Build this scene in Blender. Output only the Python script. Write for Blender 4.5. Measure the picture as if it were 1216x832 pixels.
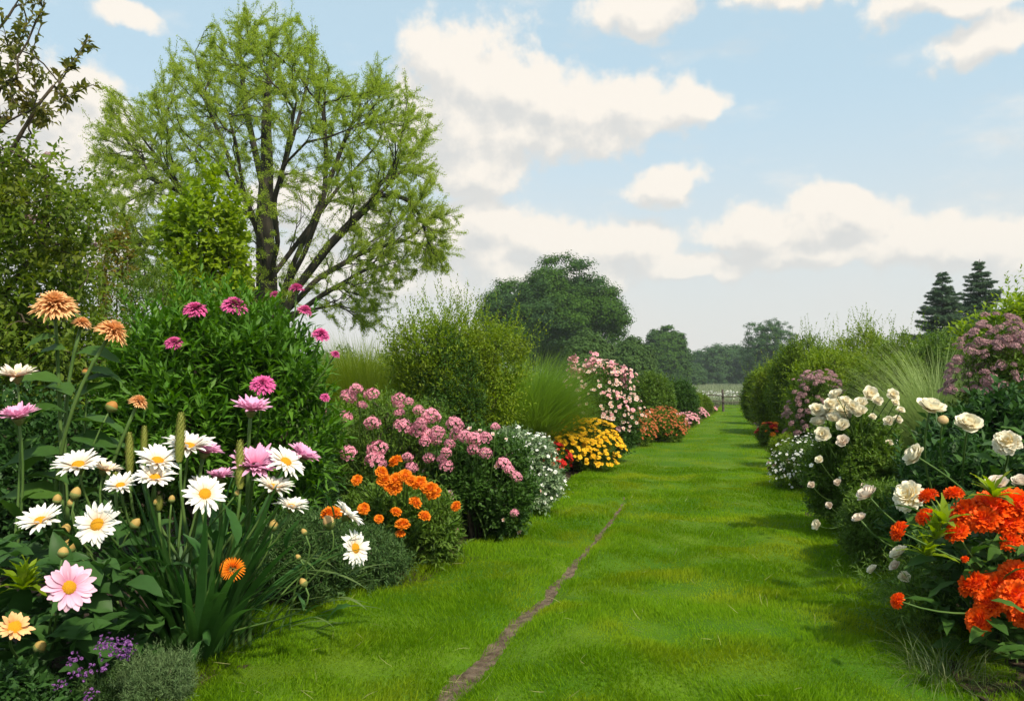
import bpy, math, random
import numpy as np
from mathutils import Vector

for _o in list(bpy.data.objects):
    bpy.data.objects.remove(_o)
sc = bpy.context.scene
col = sc.collection
PI = math.pi

# ------------------------------------------------------------------ camera
FPX = 1000.0                                   # focal length in pixels of a 1216 px wide frame
H = 1.0                                        # eye height
YAW, PITCH = math.radians(14.67), math.radians(2.06)
cam_d = bpy.data.cameras.new("camera")
cam = bpy.data.objects.new("camera", cam_d)
col.objects.link(cam)
cam.location = (0, 0, H)
cam.rotation_euler = (PI / 2 + PITCH, 0, YAW)
cam_d.sensor_width = 36.0
cam_d.lens = 36.0 * FPX / 1216.0
cam_d.clip_start, cam_d.clip_end = 0.05, 6000.0
sc.camera = cam

C0 = np.array([0, 0, H])
RIGHT = np.array([math.cos(YAW), math.sin(YAW), 0.0])
FWD = np.array([-math.sin(YAW) * math.cos(PITCH), math.cos(YAW) * math.cos(PITCH), math.sin(PITCH)])
UPV = np.array([math.sin(YAW) * math.sin(PITCH), -math.cos(YAW) * math.sin(PITCH), math.cos(PITCH)])


def ray(px, py):
    return RIGHT * ((px - 608) / FPX) + UPV * ((416 - py) / FPX) + FWD


def at(px, py, d):
    return C0 + ray(px, py) * d


def ground(px, py, z=0.0):
    r = ray(px, py)
    return C0 + r * ((z - H) / r[2])


def GP(px, d):                                 # the ground point in that column at forward distance d
    p = at(px, 452, d)
    return np.array([p[0], p[1], 0.0])


def azel(px, py):
    r = ray(px, py)
    r = r / np.linalg.norm(r)
    return math.atan2(r[0], r[1]), math.asin(r[2])


# ------------------------------------------------------------------ light
SUN_EL, SUN_AZ = math.radians(49), math.radians(132)     # azimuth clockwise from +Y
SUN_STRENGTH, SKY_STRENGTH, EXPOSURE = 3.5, 0.14, 0.70
ld = bpy.data.lights.new("sun", "SUN")
ld.energy = SUN_STRENGTH
ld.angle = math.radians(3.0)
ld.color = (1.0, 0.90, 0.74)
sun = bpy.data.objects.new("sun", ld)
col.objects.link(sun)
to_sun = Vector((math.sin(SUN_AZ) * math.cos(SUN_EL), math.cos(SUN_AZ) * math.cos(SUN_EL), math.sin(SUN_EL)))
sun.rotation_euler = (-to_sun).to_track_quat("-Z", "Y").to_euler()
sun.location = to_sun * 50

sc.view_settings.view_transform = "Standard"
sc.view_settings.look = "None"
sc.view_settings.exposure = EXPOSURE
sc.view_settings.gamma = 1.0
sc.view_settings.use_curve_mapping = False
sc.render.engine = "CYCLES"
sc.cycles.use_denoising = True
sc.cycles.max_bounces = 6
sc.cycles.diffuse_bounces = 3
sc.cycles.glossy_bounces = 2
sc.cycles.transmission_bounces = 4
sc.cycles.volume_bounces = 0
sc.cycles.caustics_reflective = False
sc.cycles.caustics_refractive = False


class NT:
    def __init__(s, tree):
        s.t = tree

    def n(s, typ, ins=None, **kw):
        nd = s.t.nodes.new(typ)
        for k, v in kw.items():
            setattr(nd, k, v)
        for k, v in (ins or {}).items():
            if isinstance(v, bpy.types.NodeSocket):
                s.t.links.new(v, nd.inputs[k])
            else:
                nd.inputs[k].default_value = v
        return nd

    def math(s, op, a, b=0.0, clamp=False):
        return s.n("ShaderNodeMath", {0: a, 1: b}, operation=op, use_clamp=clamp).outputs[0]

    def vmath(s, op, a, b=(0, 0, 0), c=None):
        ins = {0: a, 1: b}
        if c is not None:
            ins[2] = c
        nd = s.n("ShaderNodeVectorMath", ins, operation=op)
        return nd.outputs["Value"] if op in ("LENGTH", "DOT_PRODUCT", "DISTANCE") else nd.outputs[0]

    def mix(s, f, a, b):
        nd = s.n("ShaderNodeMix", data_type="RGBA")
        for k, v in ((0, f), (6, a), (7, b)):
            if isinstance(v, bpy.types.NodeSocket):
                s.t.links.new(v, nd.inputs[k])
            else:
                nd.inputs[k].default_value = v if k == 0 else (*v[:3], 1)
        return nd.outputs[2]

    def noise(s, vec, scale, detail=3.0, rough=0.55):
        ins = {"Scale": scale, "Detail": detail, "Roughness": rough}
        if vec is not None:
            ins["Vector"] = vec
        return s.n("ShaderNodeTexNoise", ins).outputs["Fac"]

    def smooth(s, v, a, b, c=0.0, d=1.0):
        return s.n("ShaderNodeMapRange", {0: v, 1: a, 2: b, 3: c, 4: d}, interpolation_type="SMOOTHSTEP").outputs[0]


# sky: Nishita air with drifting cumulus laid out by compass direction and height
world = bpy.data.worlds.new("World")
sc.world = world
world.use_nodes = True
W = NT(world.node_tree)
world.node_tree.nodes.clear()
sky = W.n("ShaderNodeTexSky", sky_type="NISHITA", sun_disc=False, sun_elevation=SUN_EL, sun_rotation=SUN_AZ,
          altitude=0.0, air_density=1.0, dust_density=2.2, ozone_density=1.3)
CLOUDS = [  # centre and radii as seen from the garden
    (545, 95, 88, 62), (600, 92, 70, 56), (650, 110, 60, 42), (540, 150, 80, 62), (620, 150, 95, 48), (700, 128, 66, 44),
    (755, 122, 62, 42), (812, 124, 44, 38), (560, 196, 72, 34), (690, 158, 80, 28),
    (775, 4, 66, 30), (760, 22, 36, 18), (945, -6, 66, 20), (1118, -8, 68, 24), (1166, 47, 52, 25), 
    (150, 16, 34, 16), (55, 135, 95, 52), (105, 100, 42, 20), (40, 200, 95, 60), (115, 235, 60, 48), (60, 290, 90, 60),
    (350, 235, 62, 46), (395, 262, 60, 40), (790, 224, 42, 20), (590, 268, 66, 34), (545, 285, 80, 50), (650, 292, 70, 34),
    (735, 300, 66, 38), (640, 335, 120, 30), (990, 262, 92, 40), (905, 276, 80, 32), (1005, 240, 36, 26), (1085, 285, 95, 34),
    (1175, 288, 80, 30), (960, 305, 130, 20), (820, 320, 110, 22), (1250, 300, 80, 40), (420, 330, 120, 46), (-150, 80, 160, 80), (1500, 150, 150, 60),
    (-500, 200, 300, 80), (1900, 260, 260, 60)]


def cloud_group():
    g = bpy.data.node_groups.new("cloud_field", "ShaderNodeTree")
    g.interface.new_socket("P", in_out="INPUT", socket_type="NodeSocketVector")
    g.interface.new_socket("F", in_out="OUTPUT", socket_type="NodeSocketFloat")
    n = NT(g)
    P = n.n("NodeGroupInput").outputs[0]
    wn = n.n("ShaderNodeTexNoise", {"Vector": P, "Scale": 9.0, "Detail": 3.0, "Roughness": 0.6}).outputs["Color"]
    Pw = n.vmath("MULTIPLY_ADD", wn, (0.10, 0.075, 0), n.vmath("ADD", P, (-0.05, -0.0375, 0)))
    acc = None
    for (px, py, rx, ry) in CLOUDS:
        a, e = azel(px, py)
        sx, sy = FPX / rx / 1.12, FPX / ry / 1.12
        L = n.vmath("LENGTH", n.vmath("MULTIPLY_ADD", Pw, (sx, sy, 0), (-a * sx, -e * sy, 0)))
        acc = L if acc is None else n.n("ShaderNodeMath", {0: acc, 1: L, 2: 0.22}, operation="SMOOTH_MIN").outputs[0]
    F = n.math("SUBTRACT", 1.0, acc)
    d = n.noise(P, 15.0, 8.0, 0.60)
    F = n.math("ADD", F, n.math("MULTIPLY", n.math("SUBTRACT", d, 0.47), 1.9))
    n.t.links.new(F, n.n("NodeGroupOutput").inputs[0])
    return g


cg = cloud_group()
dirv = W.n("ShaderNodeTexCoord").outputs["Generated"]
sep = W.n("ShaderNodeSeparateXYZ", {0: dirv})
az = W.math("ARCTAN2", sep.outputs[0], sep.outputs[1])
el = W.math("ARCSINE", sep.outputs[2])
P = W.n("ShaderNodeCombineXYZ", {0: az, 1: el}).outputs[0]
F1 = W.n("ShaderNodeGroup", {0: P}, node_tree=cg).outputs[0]
F2 = W.n("ShaderNodeGroup", {0: W.vmath("ADD", P, (0.010, 0.026, 0))}, node_tree=cg).outputs[0]
mask = W.smooth(F1, -0.04, 0.42)
wisp = W.smooth(W.noise(W.vmath("MULTIPLY", P, (3.0, 8.0, 1.0)), 1.6, 7, 0.62), 0.50, 0.74, 0.0, 0.55)   # thin streaks between the heaps
mask = W.math("MAXIMUM", mask, wisp)
lit = W.smooth(W.math("SUBTRACT", F1, F2), -0.40, 0.42)
thick = W.smooth(F1, 0.3, 1.1)
lit = W.math("SUBTRACT", W.math("ADD", lit, 0.22), W.math("MULTIPLY", thick, 0.22), clamp=True)
CB = 0.605 / SKY_STRENGTH
ccol = W.mix(lit, (0.70 * CB, 0.715 * CB, 0.715 * CB), (1.02 * CB, 0.955 * CB, 0.865 * CB))
veil = W.smooth(el, 0.36, 0.0, 0.0, 0.85)                         # pale summer haze low in the sky
veil = W.math("MULTIPLY", veil, W.math("ADD", 0.75, W.math("MULTIPLY", W.noise(P, 4.0, 3), 0.5)), clamp=True)
skycol = W.mix(0.74, sky.outputs[0], (0.60 * CB, 0.79 * CB, 0.86 * CB))
skycol = W.mix(veil, skycol, (0.86 * CB, 0.815 * CB, 0.765 * CB))
mask = W.math("MULTIPLY", mask, W.smooth(el, 0.02, 0.16, 0.35, 1.0))
bg = W.n("ShaderNodeBackground", {"Color": W.mix(mask, skycol, ccol), "Strength": SKY_STRENGTH})
W.t.links.new(bg.outputs[0], W.n("ShaderNodeOutputWorld").inputs[0])
world.cycles.sampling_method = "MANUAL"
world.cycles.sample_map_resolution = 512


# ------------------------------------------------------------------ geometry helpers
class Geo:
    """Collects vertices and faces of one mesh; 't' is a per-vertex number the materials may read."""

    def __init__(s):
        s.v, s.t, s.f, s.n = [], [], [], 0

    def add(s, V, F, t=None, mi=0):
        V = np.asarray(V, float).reshape(-1, 3)
        F = np.asarray(F, np.int64)
        if F.ndim == 1:
            F = F.reshape(1, -1)
        s.v.append(V)
        s.t.append(np.zeros(len(V)) if t is None else np.asarray(t, float).reshape(-1))
        s.f.append((F + s.n, mi))
        s.n += len(V)

    def inst(s, tpl, pos, R, sc_=1.0, mi=0, tadd=None):
        """Copies of a template (V, F, t) at each position with a rotation and a size."""
        V, F, t = tpl
        N, k = len(pos), len(V)
        sc_ = np.asarray(sc_, float)
        if sc_.ndim == 0:
            sc_ = np.full((N, 1), float(sc_))
        if sc_.ndim == 1:
            sc_ = sc_[:, None]
        VV = V[None, :, :] * sc_[:, None, :]
        P_ = np.einsum("nij,nkj->nki", R, VV) + pos[:, None, :]
        tt = np.tile(t, (N, 1))
        if tadd is not None:
            tt = tt + tadd[:, None]
        off = (np.arange(N) * k)[:, None, None]
        for FF in (F if isinstance(F, list) else [F]):
            s.f.append(((FF[None] + off).reshape(-1, FF.shape[1]) + s.n, mi))
        s.v.append(P_.reshape(-1, 3))
        s.t.append(tt.reshape(-1))
        s.n += N * k

    def mesh(s, name, mats, smooth=False):
        me = bpy.data.meshes.new(name)
        V = np.concatenate(s.v).astype(np.float32)
        me.vertices.add(len(V))
        me.vertices.foreach_set("co", V.ravel())
        tot = np.concatenate([np.full(len(F), F.shape[1]) for F, _ in s.f]).astype(np.int32)
        idx = np.concatenate([F.ravel() for F, _ in s.f]).astype(np.int32)
        mi = np.concatenate([np.full(len(F), m) for F, m in s.f]).astype(np.int32)
        start = np.concatenate([[0], np.cumsum(tot)[:-1]]).astype(np.int32)
        me.loops.add(len(idx))
        me.loops.foreach_set("vertex_index", idx)
        me.polygons.add(len(tot))
        me.polygons.foreach_set("loop_start", start)
        me.polygons.foreach_set("loop_total", tot)
        me.polygons.foreach_set("material_index", mi)
        if smooth:
            me.polygons.foreach_set("use_smooth", np.ones(len(tot), bool))
        a = me.attributes.new("t", "FLOAT", "POINT")
        a.data.foreach_set("value", np.concatenate(s.t).astype(np.float32))
        for m in (mats if isinstance(mats, (list, tuple)) else [mats]):
            me.materials.append(m)
        me.update()
        me.validate()
        return me

    def build(s, name, mats, parent=None, smooth=False):
        return link(name, s.mesh(name, mats, smooth), parent)


def link(name, me, parent=None):
    o = bpy.data.objects.new(name, me)
    col.objects.link(o)
    if parent is not None:
        o.parent = parent
        o.matrix_parent_inverse.identity()
    return o


def empty(name, loc=(0, 0, 0)):
    o = bpy.data.objects.new(name, None)
    o.empty_display_size = 0.1
    o.location = loc
    col.objects.link(o)
    return o


def tag(o, label, cat, group=None):
    o["label"], o["category"] = label, cat
    if group:
        o["group"] = group
    return o


def struct(o, label=None):
    o["kind"] = "structure"
    if label:
        o["label"] = label
    return o


def norm(v):
    return v / np.maximum(np.linalg.norm(v, axis=-1, keepdims=True), 1e-9)


def frames(y, up):
    """Rotation matrices whose columns are x, y, z with y along the given direction."""
    y = norm(y)
    x = np.cross(y, up)
    bad = np.linalg.norm(x, axis=-1) < 1e-4
    if np.any(bad):
        x[bad] = np.cross(y[bad], np.array([1.0, 0.1, 0.0]))
    x = norm(x)
    z = np.cross(x, y)
    return np.stack([x, y, z], axis=-1)


def rot_z_to(n, spin=0.0):
    """3x3 matrix turning +Z to n, spun about n."""
    n = np.asarray(n, float)
    n = n / np.linalg.norm(n)
    a = np.array([0, 0, 1.0]) if abs(n[2]) < 0.95 else np.array([0, 1.0, 0])
    x = np.cross(a, n)
    x /= np.linalg.norm(x)
    y = np.cross(n, x)
    c, s_ = math.cos(spin), math.sin(spin)
    return np.stack([x * c + y * s_, -x * s_ + y * c, n], axis=-1)


def tube(g, pts, rad, sides=6, mi=0, t=0.0):
    pts = np.asarray(pts, float)
    n = len(pts)
    rad = np.broadcast_to(np.asarray(rad, float), (n,))
    T = norm(np.gradient(pts, axis=0))
    ref = np.array([1.0, 0.0, 0.0]) if abs(T[0][0]) < 0.8 else np.array([0, 1.0, 0])
    u = norm(np.cross(T, ref))
    w = np.cross(T, u)
    a = np.arange(sides) * 2 * PI / sides
    ring = pts[:, None, :] + rad[:, None, None] * (np.cos(a)[None, :, None] * u[:, None, :] + np.sin(a)[None, :, None] * w[:, None, :])
    i = np.arange(n - 1)[:, None] * sides
    j = np.arange(sides)[None, :]
    jn = (j + 1) % sides
    F = np.stack([i + j, i + jn, i + sides + jn, i + sides + j], -1).reshape(-1, 4)
    g.add(ring.reshape(-1, 3), F, np.full(n * sides, t), mi)
    g.f.append((np.arange(sides)[None, :] + (g.n - sides), mi))


def bez(p0, p1, p2, p3, n=12):
    t = np.linspace(0, 1, n)[:, None]
    return (1 - t) ** 3 * p0 + 3 * (1 - t) ** 2 * t * p1 + 3 * (1 - t) * t * t * p2 + t ** 3 * p3


class Wave:
    """Smooth 2-D noise: a sum of plane waves, about -1..1."""

    def __init__(s, seed, wl, n=10):
        r = np.random.default_rng(seed)
        a = r.uniform(0, 2 * PI, n)
        k = 2 * PI / (wl * r.uniform(0.6, 1.8, n))
        s.k = np.stack([np.cos(a) * k, np.sin(a) * k], -1)
        s.p = r.uniform(0, 2 * PI, n)

    def __call__(s, x, y):
        x, y = np.asarray(x, float), np.asarray(y, float)
        return np.sin(x[..., None] * s.k[:, 0] + y[..., None] * s.k[:, 1] + s.p).sum(-1) / math.sqrt(len(s.p)) / 1.2


# ------------------------------------------------------------------ materials
MATS = {}


def leaf_mat(name, a, b, trans=0.28, rough=0.5, tint=None, spec=0.3, tipc=None, big=2.0):
    """Leaf: each leaf has its own hue between a and b; whole sprigs drift towards tint; thin enough to glow against the light."""
    if name in MATS:
        return MATS[name]
    m = bpy.data.materials.new(name)
    m.use_nodes = True
    n = NT(m.node_tree)
    m.node_tree.nodes.clear()
    ri = n.n("ShaderNodeNewGeometry").outputs["Random Per Island"]
    c = n.mix(ri, a, b)
    pos = n.n("ShaderNodeTexCoord").outputs["Object"]
    if tint is not None:
        c = n.mix(n.smooth(n.noise(pos, big, 2), 0.45, 0.68, 0.0, 0.75), c, tint)
    at_ = n.n("ShaderNodeAttribute", attribute_name="t").outputs["Fac"]
    if tipc is not None:
        c = n.mix(at_, c, tipc)
    hv = n.n("ShaderNodeHueSaturation", {"Value": n.math("ADD", 0.8, n.math("MULTIPLY", n.noise(pos, 45.0, 2), 0.4)), "Color": c}).outputs[0]
    p = n.n("ShaderNodeBsdfPrincipled", {"Base Color": hv, "Roughness": rough, "Specular IOR Level": spec})
    tcol = n.n("ShaderNodeHueSaturation", {"Hue": 0.497, "Saturation": 1.1, "Value": 1.6, "Color": hv}).outputs[0]
    tr = n.n("ShaderNodeBsdfTranslucent", {"Color": tcol})
    mx = n.n("ShaderNodeMixShader", {0: trans, 1: p.outputs[0], 2: tr.outputs[0]})
    n.t.links.new(mx.outputs[0], n.n("ShaderNodeOutputMaterial").inputs[0])
    MATS[name] = m
    return m


def petal_mat(name, base, tip, trans=0.25, rough=0.6, var=0.12):
    """Petal: pigment runs from the base of the petal to its tip."""
    if name in MATS:
        return MATS[name]
    m = bpy.data.materials.new(name)
    m.use_nodes = True
    n = NT(m.node_tree)
    m.node_tree.nodes.clear()
    t = n.n("ShaderNodeAttribute", attribute_name="t").outputs["Fac"]
    c = n.mix(n.smooth(t, 0.0, 0.75), base, tip)
    ri = n.n("ShaderNodeNewGeometry").outputs["Random Per Island"]
    ro = n.n("ShaderNodeObjectInfo").outputs["Random"]
    v = n.math("ADD", 1.0 - var, n.math("MULTIPLY", n.math("ADD", ri, ro), var))
    c = n.n("ShaderNodeHueSaturation", {"Value": v, "Color": c}).outputs[0]
    p = n.n("ShaderNodeBsdfPrincipled", {"Base Color": c, "Roughness": rough, "Specular IOR Level": 0.2})
    tr = n.n("ShaderNodeBsdfTranslucent", {"Color": c})
    mx = n.n("ShaderNodeMixShader", {0: trans, 1: p.outputs[0], 2: tr.outputs[0]})
    n.t.links.new(mx.outputs[0], n.n("ShaderNodeOutputMaterial").inputs[0])
    MATS[name] = m
    return m


def plain_mat(name, a, b, scale=8.0, rough=0.8, bump=0.0, stretch=(1, 1, 1)):
    """Two-tone mottled matter: bark, soil, wood, stems."""
    if name in MATS:
        return MATS[name]
    m = bpy.data.materials.new(name)
    m.use_nodes = True
    n = NT(m.node_tree)
    m.node_tree.nodes.clear()
    pos = n.vmath("MULTIPLY", n.n("ShaderNodeTexCoord").outputs["Object"], stretch)
    f = n.noise(pos, scale, 5, 0.6)
    c = n.mix(n.smooth(f, 0.3, 0.7), a, b)
    ins = {"Base Color": c, "Roughness": rough, "Specular IOR Level": 0.2}
    if bump:
        bp = n.n("ShaderNodeBump", {"Strength": bump, "Distance": 0.03, "Height": n.noise(pos, scale * 2.5, 5, 0.65)})
        ins["Normal"] = bp.outputs[0]
    p = n.n("ShaderNodeBsdfPrincipled", ins)
    n.t.links.new(p.outputs[0], n.n("ShaderNodeOutputMaterial").inputs[0])
    MATS[name] = m
    return m


STEM = plain_mat("green_stem", (0.06, 0.12, 0.025), (0.10, 0.17, 0.04), 6, 0.55)
STEMD = plain_mat("dark_stem", (0.03, 0.05, 0.015), (0.06, 0.08, 0.03), 6, 0.6)
TWIG = plain_mat("twig_bark", (0.05, 0.038, 0.025), (0.10, 0.08, 0.055), 20, 0.85)
BARK = plain_mat("tree_bark", (0.020, 0.018, 0.013), (0.060, 0.052, 0.038), 5, 0.9, 0.8, (1, 1, 0.25))
CALYX = plain_mat("calyx_green", (0.09, 0.13, 0.03), (0.16, 0.17, 0.05), 30, 0.6)
BUDM = plain_mat("bud_tan", (0.32, 0.22, 0.05), (0.45, 0.30, 0.10), 25, 0.6)
DISC = plain_mat("disc_yellow", (0.62, 0.27, 0.012), (0.80, 0.42, 0.02), 60, 0.7, 0.5)

# ------------------------------------------------------------------ leaf templates: unit length along +Y, normal +Z
def leaf_tpl(w=0.22, fold=0.25, bend=0.18, wide=0.45):
    V = np.array([[0, 0, 0], [w, wide, fold * w + bend * 0.2], [0, 1, -bend], [-w, wide, fold * w + bend * 0.2], [0, wide, bend * 0.25]])
    F = np.array([[0, 1, 2, 4], [0, 4, 2, 3]])
    return V, F, np.array([0, 0.6, 1.0, 0.6, 0.4])


def strip_tpl(w=0.03, n=5, bend=0.5, taper=1.0, fold=0.2):
    t = np.linspace(0, 1, n + 1)
    ang = bend * t
    dy, dz = np.cos(ang) / n, -np.sin(ang) / n
    y = np.concatenate([[0], np.cumsum(dy[:-1])])
    z = np.concatenate([[0], np.cumsum(dz[:-1])])
    ww = w * np.minimum(1, (1 - t) * 2.2 + 0.05) ** taper * np.minimum(1, 0.55 + t * 2)
    V = np.stack([np.stack([-ww, y, z + fold * ww], -1), np.stack([ww, y, z + fold * ww], -1)], 1).reshape(-1, 3)
    i = np.arange(n) * 2
    F = np.stack([i, i + 1, i + 3, i + 2], -1)
    return V, F, np.repeat(t, 2)


def big_leaf_tpl(w=0.26, n=6, bend=0.9, fold=0.35, point=1.0, wave=0.02):
    """A broad leaf with a midrib fold, an arched blade and a drawn-out tip."""
    t = np.linspace(0, 1, n + 1)
    prof = np.sin(PI * np.clip(t ** 0.75, 0, 1)) ** 0.8 * (1 - 0.35 * t * point)
    ang = 0.35 - bend * t
    y = np.concatenate([[0], np.cumsum(np.cos(ang[:-1]) / n)])
    z = np.concatenate([[0], np.cumsum(np.sin(ang[:-1]) / n)])
    ww = w * prof + 0.008
    wv = wave * np.sin(t * 17)
    L = np.stack([-ww, y, z + fold * ww + wv], -1)
    M_ = np.stack([0 * ww, y, z], -1)
    R_ = np.stack([ww, y, z + fold * ww - wv], -1)
    V = np.stack([L, M_, R_], 1).reshape(-1, 3)
    i = np.arange(n) * 3
    F = np.concatenate([np.stack([i, i + 1, i + 4, i + 3], -1), np.stack([i + 1, i + 2, i + 5, i + 4], -1)])
    return V, F, np.stack([0.2 + 0 * t, 0.7 + 0 * t, 0.2 + 0 * t], 1).ravel() * 0


OVATE, LANCE, ROUND, SLIM = leaf_tpl(0.24), leaf_tpl(0.13, wide=0.4), leaf_tpl(0.36, wide=0.5), leaf_tpl(0.07, wide=0.4)
BROAD = big_leaf_tpl()
LONGLEAF = big_leaf_tpl(0.15, 6, 0.8, 0.3)


def stuff_part(o):
    o["kind"] = "stuff"
    return o

# ------------------------------------------------------------------ foliage builders
def rdirs(rng, n):
    return norm(rng.normal(size=(n, 3)))


def sprigs(g, rng, base, dirs, length, per, tpl, leafL, spread=0.9, upbias=0.35, taper=0.5, mi=0):
    """Leafy sprigs: leaves set round each short shoot, from its base to its tip."""
    N = len(base)
    length = np.broadcast_to(length, (N,))
    t = np.tile((np.arange(per) + 0.6) / per, (N, 1)) + rng.uniform(-0.3, 0.3, (N, per)) / per
    fr = frames(dirs, np.tile([0.13, 0.21, 1.0], (N, 1)))
    phi = rng.uniform(0, 6.3, (N, 1)) + np.arange(per)[None, :] * 2.4 + rng.uniform(-0.4, 0.4, (N, per))
    rad = fr[:, None, :, 0] * np.cos(phi)[..., None] + fr[:, None, :, 2] * np.sin(phi)[..., None]
    sag = -0.18 * (t ** 2)[..., None] * length[:, None, None] * np.array([0, 0, 1.0])
    pos = base[:, None, :] + dirs[:, None, :] * (t * length[:, None])[..., None] + sag
    sp = spread * (1.15 - 0.65 * t)[..., None]
    ld_ = norm(dirs[:, None, :] * (1 - sp * 0.5) + rad * sp + rng.normal(size=(N, per, 3)) * 0.18)
    up = norm(np.array([0, 0, 1.0]) * (0.5 + upbias) + dirs[:, None, :] * 0.4 + rng.normal(size=(N, per, 3)) * 0.35)
    s = leafL * (1 - taper * t * 0.6) * rng.uniform(0.7, 1.2, (N, per))
    g.inst(tpl, pos.reshape(-1, 3), frames(ld_.reshape(-1, 3), up.reshape(-1, 3)), s.reshape(-1), mi)


KEYL = ((0.05, 0, 1), (-1, 0, 0.0), (1, 0, -0.05), (-0.7, -0.2, 0.72), (0.72, 0.1, 0.68), (0, -0.95, 0.1), (-0.85, 0, -0.6), (0.82, -0.2, -0.62), (0.1, 0.8, 0.6), (0, -0.6, 0.7))


def lobes_of(rng, c, rx, ry, h, n, z0=0.0, size=0.42, flat=1.0, vase=0.0):
    """Uneven lobes filling an ellipsoid that stands on the ground."""
    out = []
    for i in range(n):
        for _ in range(60):
            u = rng.uniform(-1, 1, 3)
            if np.linalg.norm(u) < 1:
                break
        s = size * rng.uniform(0.75, 1.25)
        if i < len(KEYL):
            s = size * rng.uniform(0.95, 1.2)
            u = (np.array(KEYL[i]) + rng.normal(size=3) * 0.07) * (1 - s * 0.85)
        else:
            u = u * (1 - s * 0.8)
        zz = (u[2] + 1) / 2
        wid = 1.0 if vase == 0 else (1 - vase) + vase * zz
        out.append((c + np.array([u[0] * rx * wid, u[1] * ry * wid, z0 + (h - z0) * zz]), np.array([rx * s * wid, ry * s * wid, (h - z0) * s * 0.5 * flat])))
    return out


def lobe_shoots(rng, lobes, n, rough=0.22, keep=0.86, down=-0.75):
    """Points on the outside of the lobes with their outward directions, shared out by lobe area."""
    area = np.array([(r[0] * r[1] * r[2]) ** (2 / 3) for _, r in lobes])
    cnt = np.maximum(1, (n * area / area.sum())).astype(int)
    P_, D_ = [], []
    for (c, r), k in zip(lobes, cnt):
        d = rdirs(rng, k)
        d = d[d[:, 2] > down]
        P_.append(c + d * r * (1 + rng.normal(size=(len(d), 1)) * rough * 0.5))
        D_.append(norm(d / r))
    P_, D_ = np.concatenate(P_), np.concatenate(D_)
    ok = np.ones(len(P_), bool)
    for c, r in lobes:
        ok &= np.linalg.norm((P_ - c) / r, axis=1) > keep - rng.uniform(0, 0.5, len(P_)) ** 2
    return P_[ok], D_[ok]


def shrub(name, label, cat, px, d, hw, top, mat, leafL=0.05, n=700, per=9, tpl=OVATE, shoot=None, lobes=9, depth=None, bot=0.02,
          group=None, seed=0, up=0.55, size=0.42, vase=0.0, stems=True, wisps=0, wisp_len=0.5, flat=1.0, inner=0.3, spread=0.9, at_g=None, rough=0.22):
    """A bush at column px and distance d, hw pixels to each side, its top at row `top`. Returns (root, lobes, rng)."""
    rng = np.random.default_rng(abs(seed + int(px * 7 + top * 13)))
    c = GP(px, d) if at_g is None else np.array(at_g, float)
    rx = hw * d / FPX
    ry = rx if depth is None else depth
    h = at(px, top, d)[2]
    root = empty(name, c)
    root["label"], root["category"] = label, cat
    if group:
        root["group"] = group
    o = np.zeros(3)
    lb = lobes_of(rng, o, rx, ry, h, lobes, bot, size, flat, vase)
    g = Geo()
    P_, D_ = lobe_shoots(rng, lb, n * 4, rough)
    if len(P_) > n * 1.5:
        j = rng.permutation(len(P_))[:int(n * 1.5)]
        P_, D_ = P_[j], D_[j]
    dirs = norm(D_ * 0.75 + np.array([0, 0, up]) + rng.normal(size=D_.shape) * 0.28)
    sl = shoot or min(0.28 * rx + leafL * 1.2, leafL * 4.5)
    L = sl * rng.uniform(0.7, 1.3, len(P_))
    P_[:, 2] = np.maximum(P_[:, 2], bot + 0.01)
    sprigs(g, rng, P_ - dirs * L[:, None] * 0.7, dirs, L, per, tpl, leafL, spread)
    k = int(n * inner)
    if k:
        li = rng.integers(0, len(lb), k)
        P2 = np.array([lb[i][0] for i in li]) + rdirs(rng, k) * np.array([lb[i][1] for i in li]) * rng.uniform(0.2, 0.85, (k, 1))
        P2[:, 2] = np.maximum(P2[:, 2], bot + 0.01)
        d2 = norm(rdirs(rng, k) + np.array([0, 0, 0.4]))
        sprigs(g, rng, P2, d2, sl, max(5, per - 3), tpl, leafL * 1.15, spread)
    if wisps:
        j = rng.choice(len(P_), wisps, p=np.clip(P_[:, 2] - h * 0.55, 0.001, None) ** 2 / (np.clip(P_[:, 2] - h * 0.55, 0.001, None) ** 2).sum())
        wd = norm(np.array([0, 0, 1.0]) + D_[j] * 0.35 + rng.normal(size=(wisps, 3)) * 0.18)
        sprigs(g, rng, P_[j], wd, wisp_len * rng.uniform(0.5, 1.2, wisps), per + 6, tpl, leafL * 0.75, spread * 0.8)
    fo = g.build("foliage", mat, root)
    if stems:
        s = Geo()
        for c_, r_ in lb:
            b = rng.normal(size=3) * np.array([0.08 * rx, 0.08 * ry, 0])
            tube(s, bez(b, b + np.array([0, 0, 0.35 * c_[2]]), c_ * np.array([0.8, 0.8, 0.7]), c_ + np.array([0, 0, r_[2] * 0.4]), 7), np.linspace(0.012, 0.004, 7) * (1 + rx), 5)
            for _ in range(3):
                e = c_ + rdirs(rng, 1)[0] * r_ * 0.85
                tube(s, bez(c_ * 0.7, c_, c_, e, 5), np.linspace(0.005, 0.002, 5) * (1 + rx), 4)
        s.build("stem", TWIG, root)
    return root, lb, rng


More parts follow.
